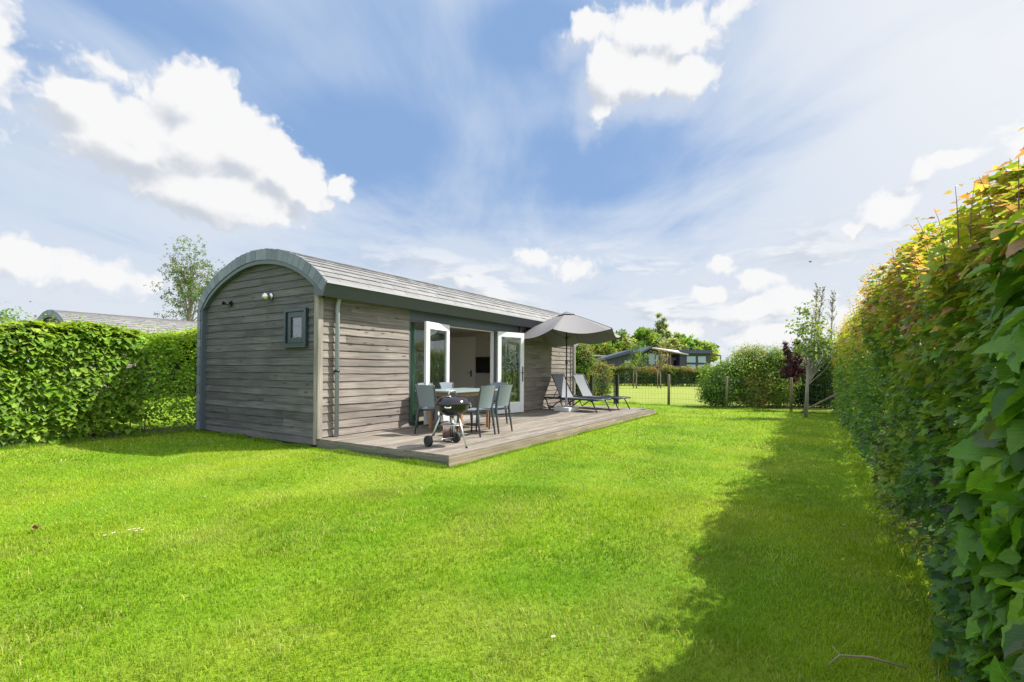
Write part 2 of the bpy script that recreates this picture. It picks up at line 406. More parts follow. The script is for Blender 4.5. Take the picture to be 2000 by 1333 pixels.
RESIN = m_plain('dark_resin', (0.045, 0.055, 0.065), 0.4, var=0.05)
PANEL = m_plain('grey_textile_back', (0.165, 0.20, 0.235), 0.36, var=0.05, scale=3)
SLING = m_plain('grey_sling', (0.115, 0.122, 0.14), 0.55, var=0.06, scale=3)
FABRIC = m_plain('grey_canvas', (0.165, 0.160, 0.165), 0.85, var=0.08, scale=2.5)
TOP = m_plain('table_surface', (0.22, 0.27, 0.27), 0.3, var=0.06)
PLAST = m_plain('white_plastic', (0.58, 0.59, 0.58), 0.5, var=0.05)
PLASTER = m_plain('interior_plaster', (0.62, 0.59, 0.54), 0.85, var=0.03)
INDOOR = m_plain('interior_door_paint', (0.84, 0.84, 0.80), 0.6, var=0.02)
FLOORM = m_plain('interior_floor', (0.33, 0.27, 0.2), 0.5, var=0.08)
CURT = m_plain('green_curtain', (0.27, 0.40, 0.31), 0.8, var=0.12)
CURT_SHADE = m_plain('shaded_green_curtain', (0.05, 0.17, 0.09), 0.8, var=0.12)  # same green curtain, the shade on the right one put into its colour
SCREEN = m_plain('tv_screen', (0.006, 0.008, 0.009), 0.2)
GLASS = m_glass('window_glass')
GLASS2 = m_glass('frosted_reflection', (0.6, 0.7, 0.72), 0.9)
CHROME = m_plain('chrome', (0.62, 0.62, 0.62), 0.33, 1.0, var=0.02, bstr=0)
COIL = m_plain('brown_coil', (0.17, 0.11, 0.085), 0.6, var=0.2, scale=30)
LEAF_NEAR = m_leaf('leaf_near', 0.38, 0.42, veins=True, spec=.35)
LEAF = m_leaf('leaf', 0.42, 0.5, spec=.3)
LEAF_FAR = m_leaf('leaf_far', 0.52, 0.6, spec=.2)
GRASSB = m_leaf('grass_blade', 0.40, 0.6, spec=.12)

def m_slate(name, c0, c1):
    m, T, out = mat(name)
    co = T.new('ShaderNodeTexCoord').outputs['Object']
    at = T.new('ShaderNodeAttribute', attribute_name='col').outputs['Fac']
    n = T.noise(T.mapping(co, (9, 9, 9)), 1.0, 5, 0.65); n2 = T.noise(co, 60, 3, 0.6)
    col = T.mix(T.smooth(T.math('ADD', T.math('MULTIPLY', n, 0.4), T.math('MULTIPLY', at, 0.6)), 0.2, 0.8), c0, c1)
    col = T.mix(T.math('MULTIPLY', T.smooth(n, 0.55, 0.75), 0.25), col, (0.30, 0.27, 0.20))
    principled(T, out, col, T.math('MULTIPLY_ADD', n2, 0.25, 0.45), 0, n2, 0.25, 0.004, 0.4)
    return m
SLATE = m_slate('roof_slate', (0.165, 0.162, 0.162), (0.205, 0.202, 0.202))
SLATE_V = m_slate('verge_slate', (0.125, 0.143, 0.185), (0.185, 0.208, 0.255))

def m_grass_ground():
    m, T, out = mat('grass_ground')
    co = T.new('ShaderNodeTexCoord').outputs['Object']
    a = T.noise(co, 0.55, 5, 0.6); b = T.noise(co, 3.2, 5, 0.65); c = T.noise(co, 38, 4, 0.7)
    col = T.mix(T.smooth(a, 0.35, 0.65), (0.10, 0.205, 0.008), (0.185, 0.26, 0.014))
    col = T.mix(T.math('MULTIPLY', T.smooth(b, 0.52, 0.75), 0.45), col, (0.20, 0.235, 0.05))
    col = T.vmath('SCALE', col, scale=T.math('MULTIPLY_ADD', c, 0.9, 0.55))
    # beyond the garden the meadow is drier
    y = T.sep(co)[1]
    far = T.math('MULTIPLY', T.smooth(y, 13.5, 15.5), T.smooth(T.noise(T.mapping(co, (1, 0.5, 1)), 0.25, 5, 0.6), 0.22, 0.55))
    col = T.mix(T.math('MULTIPLY', far, 0.85), col, (0.225, 0.25, 0.055))
    principled(T, out, col, 0.9, 0, c, 0.8, 0.03, 0.15)
    return m
GRASSG = m_grass_ground()
SOIL = m_plain('soil', (0.055, 0.045, 0.028), 0.95, var=0.35, scale=5, bstr=0.6)
# ------------------------------------------------------------------ noise in numpy
def vnoise(P, scale, seed=0, octaves=3):
    P = np.asarray(P, np.float64)*scale
    tot = np.zeros(len(P)); amp = 1.0; s = 0
    for o in range(octaves):
        i = np.floor(P).astype(np.int64); f = P-i; f = f*f*(3-2*f)
        def h(dx, dy, dz):
            n = (i[:, 0]+dx)*374761393 + (i[:, 1]+dy)*668265263 + (i[:, 2]+dz)*2147483647 + seed*1274126177 + o*7919
            n = (n ^ (n >> 13))*1274126177 & 0x7fffffff
            n = (n ^ (n >> 16)) & 0xffff
            return n/65535.0
        r = 0
        for dx in (0, 1):
            for dy in (0, 1):
                for dz in (0, 1):
                    wgt = (f[:, 0] if dx else 1-f[:, 0])*(f[:, 1] if dy else 1-f[:, 1])*(f[:, 2] if dz else 1-f[:, 2])
                    r = r + h(dx, dy, dz)*wgt
        tot += amp*r; s += amp; amp *= 0.5; P = P*2.03+17.1
    return tot/s

# ------------------------------------------------------------------ leaf templates (x across, y along, z normal)
def tpl_ovate(n=8, wid=0.42, fold=0.16, droop=0.22, serr=0.0):
    ys = np.linspace(0, 1, n+1)
    w = wid*np.sin(np.pi*ys**0.75)**0.85; w[0] = w[-1] = 0
    V = []; uv = []
    for k, y in enumerate(ys):
        ww = w[k]*(1+(serr if k % 2 else -serr)) if 0 < k < n else 0
        V.append((0, y, -droop*y*y)); uv.append((0, y))
        if 0 < k < n:
            yy = y + (0.03 if serr else 0)
            V.append((-ww, yy, fold*ww*2-droop*y*y)); uv.append((-ww, y))
            V.append((ww, yy, fold*ww*2-droop*y*y)); uv.append((ww, y))
    def idx(k, j): return 0 if k == 0 else (1+(k-1)*3+j if k < n else 1+(n-1)*3)
    F3, F4 = [], []
    for k in range(n):
        a, b = idx(k, 0), idx(k+1, 0)
        if k == 0:
            F3 += [(a, b, idx(1, 1)), (a, idx(1, 2), b)]
        elif k == n-1:
            F3 += [(a, b, idx(k, 1)), (a, idx(k, 2), b)]
        else:
            F4 += [(a, b, idx(k+1, 1), idx(k, 1)), (a, idx(k, 2), idx(k+1, 2), b)]
    return np.array(V, float), [np.array(q) for q in (F3, F4) if q], np.array(uv, float)
def tpl_maple():
    out = [(0, 0), (-.16, .05), (-.40, .02), (-.34, .20), (-.56, .38), (-.40, .46), (-.42, .62), (-.20, .60), (-.14, .82), (0, 1.0),
           (.14, .82), (.20, .60), (.42, .62), (.40, .46), (.56, .38), (.34, .20), (.40, .02), (.16, .05)]
    V = [(0, .32, -0.05)]+[(x, y, 0.14*abs(x)*1.5-0.2*y*y) for x, y in out]
    n = len(out)
    F3 = [(0, 1+(i+1) % n, 1+i) for i in range(n)]
    return np.array(V, float), [np.array(F3)], np.array([(v[0], v[1]) for v in V])
def tpl_small():
    V = np.array([(0, 0, 0), (-.36, .45, .10), (0, .5, -.04), (.36, .45, .10), (0, 1, -.14)], float)
    return V, [np.array([(0, 2, 1), (0, 3, 2), (1, 2, 4), (2, 3, 4)])], V[:, :2].copy()
def tpl_tuft():
    """a spray of four small leaves for far crowns"""
    V, F = [], []
    for k, (ax, ay) in enumerate([(0.0, 1.0), (0.9, 0.35), (-0.85, 0.45), (0.15, -0.8)]):
        d = np.array([ax, ay, 0.3*(-1)**k]); d /= np.linalg.norm(d); s = np.array([-d[1], d[0], 0.25])*0.30
        b = d*0.12; i = len(V)
        V += [b, b+d*.45+s, b+d*.95, b+d*.45-s]; F.append((i, i+1, i+2, i+3))
    V = np.array(V); return V, [np.array(F)], V[:, :2].copy()
T_HAZEL = tpl_ovate(8, 0.44, 0.20, 0.34, 0.08)
T_OVATE = tpl_ovate(4, 0.42, 0.14, 0.22)
T_MAPLE = tpl_maple(); T_SMALL = tpl_small(); T_TUFT = tpl_tuft()

def unit(a): return a/np.maximum(np.linalg.norm(a, axis=1, keepdims=True), 1e-9)
def leaves(name, P, N, D, size, col, tpl, material, parent=None, smooth=False):
    V, Fs, uv = tpl
    N = unit(N); D = unit(D - N*np.sum(N*D, axis=1, keepdims=True)); X = np.cross(D, N)
    n, m = len(P), len(V)
    W = (P[:, None, :] + size[:, None, None]*(V[None, :, 0:1]*X[:, None, :] + V[None, :, 1:2]*D[:, None, :] + V[None, :, 2:3]*N[:, None, :])).reshape(-1, 3)
    FF = [((np.arange(n)*m)[:, None, None]+f[None]).reshape(-1, f.shape[1]) for f in Fs]
    return link_np(name, W, FF, material, parent, col=np.repeat(col, m, axis=0), uv=np.tile(uv, (n, 1)), smooth=smooth)
def palette(n, cols, wts, P=None, clump=0.0, seed=0, var=0.18):
    cols = np.array(cols, float); wts = np.array(wts, float)/sum(wts)
    u = RNG.random(n)
    if P is not None and clump > 0:
        q = vnoise(P, 1.6, seed, 2); r = np.argsort(np.argsort(q))/n
        u = np.clip(u*(1-clump)+r*clump, 0, .9999)
        u = np.argsort(np.argsort(u))/n
    i = np.searchsorted(np.cumsum(wts), u).clip(0, len(cols)-1)
    c = cols[i]*(1+var*(RNG.random((n, 1))*2-1))
    return c*(1+0.08*(RNG.random((n, 3))*2-1))
def twigs_mesh(name, segs, mat_, parent):
    """segs: list of (points, radii)"""
    mb = MB()
    for pts, rr in segs: mb.tube(pts, rr, 5, cap=False)
    return mb.build(name, mat_, parent)
def leaf_mesh(name, batches, material, parent=None, smooth=False):
    """batches of (P,N,D,size,col,tpl) joined into ONE mesh"""
    VV, FF, CC, UU, off = [], {}, [], [], 0
    for P, N, D, size, col, tpl in batches:
        if len(P) == 0: continue
        V, Fs, uv = tpl; N = unit(N); D = unit(D-N*np.sum(N*D, axis=1, keepdims=True)); X = np.cross(D, N)
        n, m_ = len(P), len(V)
        VV.append((P[:, None, :]+size[:, None, None]*(V[None, :, 0:1]*X[:, None, :]+V[None, :, 1:2]*D[:, None, :]+V[None, :, 2:3]*N[:, None, :])).reshape(-1, 3))
        for f in Fs: FF.setdefault(f.shape[1], []).append(((np.arange(n)*m_)[:, None, None]+f[None]).reshape(-1, f.shape[1])+off)
        CC.append(np.repeat(col, m_, axis=0)); UU.append(np.tile(uv, (n, 1))); off += n*m_
    return link_np(name, np.concatenate(VV), [np.concatenate(v) for v in FF.values()], material, parent, col=np.concatenate(CC), uv=np.concatenate(UU), smooth=smooth)

# ================================================================== SETTING
def sheet(name, x0, y0, x1, y1, z, material, kind='structure'):
    b = MB(); b.quad([(x0, y0, z), (x1, y0, z), (x1, y1, z), (x0, y1, z)])
    return tag(b.build(name, material), kind=kind)
sheet('ground', -700, -400, 700, 1400, 0.0, GRASSG)
def soil_strip(x0, x1, ya, yb, seed):
    b = MB(); n = int((yb-ya)/0.25); rg = random.Random(seed)
    e0 = [x0+rg.uniform(-.09, .09) for _ in range(n+1)]; e1 = [x1+rg.uniform(-.09, .09) for _ in range(n+1)]
    for i in range(n):
        y0 = ya+i*(yb-ya)/n; y1 = ya+(i+1)*(yb-ya)/n
        b.quad([(e0[i], y0, .004), (e1[i], y0, .004), (e1[i+1], y1, .004), (e0[i+1], y1, .004)])
    return tag(b.build('soil_strip', SOIL), kind='structure')
soil_strip(7.66, 8.75, -7, 15, 1)
soil_strip(-5.1, -4.02, -9, 12, 2)

def grass():
    batches = []
    fh = np.array([-math.sin(YAW), math.cos(YAW)]); rh = np.array([math.cos(YAW), math.sin(YAW)])
    VV, F3, F4, CC, off = [], [], [], [], 0
    for r0, r1, dens, w, h, near in ((1.5, 3.2, 8200, .0036, .034, True), (3.2, 5.5, 5000, .0052, .033, True), (5.5, 9, 2200, .009, .032, False), (9, 15, 760, .017, .034, False), (15, 27, 200, .034, .036, False)):
        area = (r1*r1-r0*r0)*rad(104)/2*1.0
        n = int(area*dens)
        r = np.sqrt(RNG.random(n)*(r1*r1-r0*r0)+r0*r0); th = (RNG.random(n)-.5)*rad(104)
        x = CAM.x+r*(np.cos(th)*fh[0]+np.sin(th)*rh[0]); y = CAM.y+r*(np.cos(th)*fh[1]+np.sin(th)*rh[1])
        k = ~((x > -3.85) & (x < 2.80) & (y > -.02) & (y < 9.95)) & (x < 8.9) & ~((y > 13.2) & (x < 20))
        k &= ~((x > 7.62) & (RNG.random(n) < .7)) & ~((x < -4.05) & (RNG.random(n) < .6))
        x, y = x[k], y[k]; n = len(x)
        P = np.stack([x, y, np.zeros(n)], 1)
        big = vnoise(P, .5, 3, 3); mid = vnoise(P, 2.4, 5, 3); fine = vnoise(P, 9, 8, 2)
        a = RNG.random(n)*2*math.pi; lean = .25+.85*RNG.random(n)
        lean_d = np.stack([np.cos(a), np.sin(a)], 1)
        hh = h*(.55+.6*RNG.random(n))*(.55+.9*fine)*(.65+.8*mid)
        ww = w*(.7+.6*RNG.random(n))
        s = np.stack([-np.sin(a+RNG.normal(0, .6, n)), np.cos(a), np.zeros(n)], 1); s = unit(s)*ww[:, None]/2
        tip = P+np.concatenate([lean_d*(lean*hh)[:, None], (hh*np.sqrt(np.maximum(1-.5*lean**2, .2)))[:, None]], 1)
        midp = P+np.concatenate([lean_d*(lean*hh*.3)[:, None], (hh*.58)[:, None]], 1)
        g = np.clip((big-.5)*2.6+.5+RNG.normal(0, .22, n), 0, 1)[:, None]
        c = (1-g)*np.array([.150, .295, .012])+g*np.array([.285, .395, .024])
        pt = np.clip((vnoise(P, 1.3, 77, 3)-.50)*5, 0, 1)[:, None]*.42; c = c*(1-pt)+np.array([.37, .42, .09])*pt
        dk = np.clip((.46-vnoise(P, 1.9, 78, 3))*6, 0, 1)[:, None]*.19; c = c*(1-dk)
        dry = ((mid > .62) & (RNG.random(n) < .22)) | (RNG.random(n) < .03)
        c[dry] = np.array([.36, .40, .11])*(.7+.5*RNG.random((dry.sum(), 1)))
        dark = RNG.random(n) < .08; c[dark] *= .7
        c *= .88+.24*RNG.random((n, 1))
        band = np.sin((x*.35+y*.10)*2*math.pi/.55+2*vnoise(P, .35, 21, 2)); c *= (1+.075*band)[:, None]
        if near:
            V = np.stack([P-s, P+s, midp-s*.8, midp+s*.8, tip], 1).reshape(-1, 3); i = np.arange(n)[:, None]*5+off
            F4.append(i+np.array([[0, 1, 3, 2]])); F3.append(i+np.array([[2, 3, 4]])); m_ = 5
        else:
            V = np.stack([P-s, P+s, tip], 1).reshape(-1, 3); i = np.arange(n)[:, None]*3+off
            F3.append(i+np.array([[0, 1, 2]])); m_ = 3
        VV.append(V); CC.append(np.repeat(c, m_, axis=0)); off += n*m_
    # longer untrimmed tufts where the mower cannot reach
    def edge(xa, ya, xb, yb, m_, spread, hh0, side):
        nonlocal off
        t = RNG.random(m_); nx, ny = side; q = np.abs(RNG.normal(0, spread, m_))
        P = np.stack([xa+(xb-xa)*t+nx*q, ya+(yb-ya)*t+ny*q, np.zeros(m_)], 1); tuft = vnoise(P, 2.6, 44, 2)
        h_ = hh0*(.35+1.3*np.clip(tuft-.25, 0, 1))*(.5+.8*RNG.random(m_)); a = RNG.random(m_)*6.28
        s_ = np.stack([np.cos(a), np.sin(a), 0*a], 1)*.003; tip = P+np.stack([np.cos(a*3)*h_*.45, np.sin(a*3)*h_*.45, h_*.9], 1)
        c_ = np.array([.12, .24, .014])*(.7+.6*RNG.random((m_, 1))); c_[RNG.random(m_) < .12] = (.36, .34, .14)
        VV.append(np.stack([P-s_, P+s_, tip], 1).reshape(-1, 3)); F3.append(np.arange(m_)[:, None]*3+off+np.array([[0, 1, 2]])); CC.append(np.repeat(c_, 3, axis=0)); off += m_*3
    edge(-3.8, -.05, 2.82, -.05, 14000, .04, .095, (0, -1)); edge(2.84, -.05, 2.84, 9.85, 12000, .035, .052, (1, 0)); edge(7.55, -4, 7.55, 14, 9000, .09, .09, (-1, 0))
    edge(-4.0, -8, -4.0, 1, 7000, .10, .11, (1, 0)); edge(-.5, 13.8, 8, 12.9, 5000, .10, .14, (0, -1))
    o = link_np('lawn_grass', np.concatenate(VV), [np.concatenate(F3), np.concatenate(F4)], GRASSB, col=np.concatenate(CC))
    tag(o, 'short mown bright green lawn grass around the timber deck', 'grass', kind='stuff')
grass()

# ================================================================== CABIN
PROF = [(3.79, 0.03), (3.79, 1.0), (3.79, 2.0), (3.79, 2.55), (3.69, 2.76), (3.40, 2.99), (2.975, 3.2), (2.44, 3.375), (2.08, 3.445), (1.75, 3.47),
        (1.42, 3.458), (1.035, 3.403), (.665, 3.31), (.29, 3.155), (-.05, 2.955), (-.345, 2.715)]
def resample(pts, step=0.02):
    """Catmull-Rom through the points, returns fine polyline (list of Vector2)"""
    P = [Vector(p) for p in pts]; out = []
    for i in range(len(P)-1):
        a, b = P[i], P[i+1]; p0 = P[i-1] if i > 0 else a*2-b; p3 = P[i+2] if i+2 < len(P) else b*2-a
        if i < 3: p0 = a*2-b; p3 = b*2-a
        if i == 3: p0 = a*2-b
        n = max(2, int((b-a).length/step))
        for k in range(n):
            t = k/n
            out.append(0.5*((2*a)+(-p0+b)*t+(2*p0-5*a+4*b-p3)*t*t+(-p0+3*a-3*b+p3)*t**3))
    out.append(P[-1]); return out
FINE = resample(PROF)
ARC = [0.0]
for i in range(1, len(FINE)): ARC.append(ARC[-1]+(FINE[i]-FINE[i-1]).length)
LTOT = ARC[-1]; LKINK = 2.52
def prof_at(L, off=0.0):
    """point at arc length L (from the back foot up and over), moved inward by off; returns (X, z), normal"""
    L = max(0, min(LTOT, L)); j = 1
    lo, hi = 0, len(ARC)-1
    while hi-lo > 1:
        mid = (lo+hi)//2
        if ARC[mid] <= L: lo = mid
        else: hi = mid
    t = (L-ARC[lo])/max(ARC[hi]-ARC[lo], 1e-9)
    p = FINE[lo].lerp(FINE[hi], t); d = (FINE[min(hi+3, len(FINE)-1)]-FINE[max(lo-3, 0)]).normalized()
    n = Vector((d.y, -d.x))          # outward in (t,z): up / away
    if L < LKINK: n = Vector((1, 0))
    q = p-n*off
    return Vector((-q.x, q.y)), Vector((-n.x, n.y))
Y0, Y1 = -0.11, 10.02

def shell(root):
    # ---- gable boards (faces -Y)
    def arch_in(x):      # height of the arch underside at world X = x
        best = 9
        for p in FINE:
            if p.y > 2.4 and abs(-p.x-x) < .03: best = min(best, p.y)
        return best-0.16 if best < 9 else 2.45
    rg = random.Random(5)
    xs = [-3.66+i*(3.66-.03)/60 for i in range(61)]
    top = {x: arch_in(x) for x in xs}
    top[xs[0]] = top[xs[1]] = 2.55
    def boards(xs, z0, zstep, nrow, topf, axis, seed, jn=1):
        b = MB(); rg = random.Random(seed)
        for r in range(nrow):
            za, zb = z0+r*zstep, z0+(r+1)*zstep+.012
            b.tint = rg.random(); ph = [rg.uniform(0, 6.28) for _ in range(3)]
            jt = rg.choice(range(len(xs)//5, 4*len(xs)//5)) if rg.random() < .35*jn else -1
            low, lip, hi = [], [], []
            for i, x in enumerate(xs):
                wv = .0035*math.sin(x*2.1+ph[0])+.0025*math.sin(x*5.3+ph[1])+.0015*math.sin(x*13+ph[2])
                o = -.024-.003*math.sin(x*3+ph[1])
                zt = min(zb, topf(x)); zl = min(za+wv, topf(x))
                A = (lambda d, z: (x, d, z)) if axis == 'x' else (lambda d, z: (-d, x, z))
                low.append(A(-.006, zl+.004)); lip.append(A(o, zl+.001)); hi.append(A(-.006, zt))
            for i in range(len(xs)-1):
                if i == jt: b.tint = rg.random()
                if hi[i][2]-lip[i][2] < .004 and hi[i+1][2]-lip[i+1][2] < .004: continue
                for q in ([lip[i], lip[i+1], hi[i+1], hi[i]], [low[i], low[i+1], lip[i+1], lip[i]]):
                    b.quad(q if axis == 'x' else q, smooth=False)
        return b
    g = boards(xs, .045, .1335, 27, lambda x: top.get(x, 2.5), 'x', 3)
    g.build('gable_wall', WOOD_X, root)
    ys1 = [.05+i*(2.085-.05)/34 for i in range(35)]; ys2 = [6.385+i*(9.95-6.385)/50 for i in range(51)]
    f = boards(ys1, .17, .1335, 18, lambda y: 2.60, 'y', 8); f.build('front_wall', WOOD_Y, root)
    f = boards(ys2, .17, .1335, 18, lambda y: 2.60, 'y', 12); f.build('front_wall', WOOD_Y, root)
    # backing behind the boards
    b = MB(); b.box((-3.70, .0, .02), (-.02, .045, 2.5)); b.box((-.045, .046, .16), (-.004, 2.085, 2.6)); b.box((-.045, 6.385, .16), (-.004, 9.96, 2.6))
    b.box((-3.70, 9.97, .02), (-.004, 10.0, 2.6)); b.box((-3.74, 0, .02), (-3.70, 10.0, 2.5))
    pts = [prof_at(LKINK+.05+k*(LTOT-LKINK-.25)/40, .12)[0] for k in range(41)]
    for yy in (.03, 9.985):
        for k in range(40): b.quad([(pts[k].x, yy, pts[k].y), (pts[k+1].x, yy, pts[k+1].y), (pts[k+1].x, yy, 2.49), (pts[k].x, yy, 2.49)])
    b.build('backing_board', BLACK, root)
    b = MB(); b.box((-.075, -.040, .06), (.0005, -.003, 2.56)); b.box((.0, -.0395, .16), (.040, .052, 2.60)); b.build('corner_trim', WOOD_Z, root); b = MB(); b.box((.001, 9.93, .16), (.035, 10.0, 2.6))
    b.build('end_trim', WOOD_Z, root)
    b = MB(); b.box((-3.62, .004, -.02), (-.01, .04, .05)); b.build('plinth', BLACK, root)
    # ---- roof deck under the slates, and the slates
    def sweep(b, L0, L1, off, ya, yb, n=60):
        q = [prof_at(L0+(L1-L0)*k/n, off)[0] for k in range(n+1)]
        for k in range(n): b.quad([(q[k].x, ya, q[k].y), (q[k+1].x, ya, q[k+1].y), (q[k+1].x, yb, q[k+1].y), (q[k].x, yb, q[k].y)], True)
    b = MB(); sweep(b, 0, LTOT-.01, .022, Y0+.02, Y1-.02, 90); b.build('roof_underlay', BLACK, root)
    def slates(name, La, Lb, expo, lower_is_start, seed, y0, y1):
        rg = random.Random(seed); b = MB(); n = int(round((Lb-La)/expo)); e = (Lb-La)/n
        for k in range(n):
            l0, l1 = La+k*e, La+(k+1)*e
            if lower_is_start: a, c = l0, l1+.02
            else: a, c = l1, l0-.02
            (p, pn), (q, qn) = prof_at(a, 0), prof_at(c, .006)
            y = y0-rg.uniform(.0, .28) if k % 2 else y0-rg.uniform(.14, .3)
            while y < y1:
                w_ = .30+rg.uniform(-.02, .02); ya, yb = max(y+.003, y0), min(y+w_-.003, y1); y += w_
                if yb-ya < .03: continue
                b.tint = rg.random(); o1, o2, o3 = (rg.uniform(.008, .012) for _ in range(3))
                A = p+pn*o1; Bq = p+pn*o2; base = p-pn*.012
                dl = rg.uniform(-.004, .004)
                tp = [(A.x, ya, A.y+dl), (Bq.x, yb, Bq.y+dl), (q.x, yb, q.y), (q.x, ya, q.y)]
                ed = [(base.x, ya, base.y+dl), (base.x, yb, base.y+dl), (Bq.x, yb, Bq.y+dl), (A.x, ya, A.y+dl)]
                b.quad(tp); b.quad(ed)
        return b.build(name, SLATE, root)
    LT = min(range(len(FINE)), key=lambda i: -FINE[i].y); LTOP = ARC[LT]
    slates('roof', LTOP, LTOT, .165, False, 1, Y0-.01, Y1); slates('roof', LKINK, LTOP, .165, True, 2, Y0-.01, Y1)
    slates('slate_wall', .02, LKINK, .18, True, 4, Y0+.03, Y1)
    # ---- verge slates: one course of upright slates following the arch
    def wid(L): return .11 if L < LKINK-.05 else min(.185, .11+(L-LKINK+.05)*.4)
    def verge(ya, yb, nm, sgn):
        rg = random.Random(9); b = MB(); L = .03
        while L < LTOT-.02:
            st = .185 if L < LKINK else .172; L2 = min(L+st, LTOT)
            if L < LKINK < L2: L2 = LKINK
            b.tint = rg.random()
            (o0, n0), (o1, n1) = prof_at(L+.006, 0), prof_at(L2-.006, 0)
            w0, w1 = wid(L), wid(L2); e = rg.uniform(.006, .016)
            i0, i1 = o0-n0*w0, o1-n1*w1; a0 = o0+n0*e; a1 = o1+n1*(e*.4)
            yy = ya+sgn*rg.uniform(-.003, .003); y2 = ya+sgn*rg.uniform(.002, .006)
            fr = [(i0.x, yy, i0.y), (a0.x, yy, a0.y), (a1.x, y2, a1.y), (i1.x, y2, i1.y)]
            bk = [(p[0], yb, p[2]) for p in fr]
            b.quad(fr); 
            for j in range(4): b.quad([fr[j], bk[j], bk[(j+1) % 4], fr[(j+1) % 4]])
            L = L2
        b.build(nm, SLATE_V, root)
        # trim board below
        b = MB(); n = 110
        Ls = [.03+(LTOT-.03)*k/n for k in range(n+1)]
        rows = []
        for L in Ls:
            o, nn = prof_at(L, 0); w0 = wid(L)
            p1, p2 = o-nn*(w0+.002), o-nn*(w0+(.055 if L < LKINK else .072))
            rows.append([(p1.x, ya+sgn*.018, p1.y), (p2.x, ya+sgn*.018, p2.y), (p2.x, 0.0 if sgn > 0 else 10.0, p2.y)])
        for k in range(n):
            for j in range(2): b.quad([rows[k][j], rows[k][j+1], rows[k+1][j+1], rows[k+1][j]], True)
        b.build('verge_trim', ANTH2, root)
    verge(Y0-.012, Y0+.014, 'verge_slates', 1); verge(Y1+.012, Y1-.014, 'verge_slates', -1)
    # ---- slanted eave board, soffit and zinc drip edge
    b = MB(); ya, yb = Y0-.005, Y1+.005
    b.quad([(.345, ya, 2.715), (.345, yb, 2.715), (.245, yb, 2.495), (.245, ya, 2.495)])
    b.quad([(.245, ya, 2.495), (.245, yb, 2.495), (-.02, yb, 2.53), (-.02, ya, 2.53)])
    b.quad([(.345, ya, 2.715), (.245, ya, 2.495), (.02, ya+.0, 2.52), (.02, ya, 2.9)])
    b.build('eave_board', ANTH, root)
    b = MB(); b.box((.300, ya-.004, 2.722), (.364, yb+.004, 2.738)); b.box((.350, ya-.004, 2.698), (.364, yb+.004, 2.721)); b.build('gutter', ZINC, root)

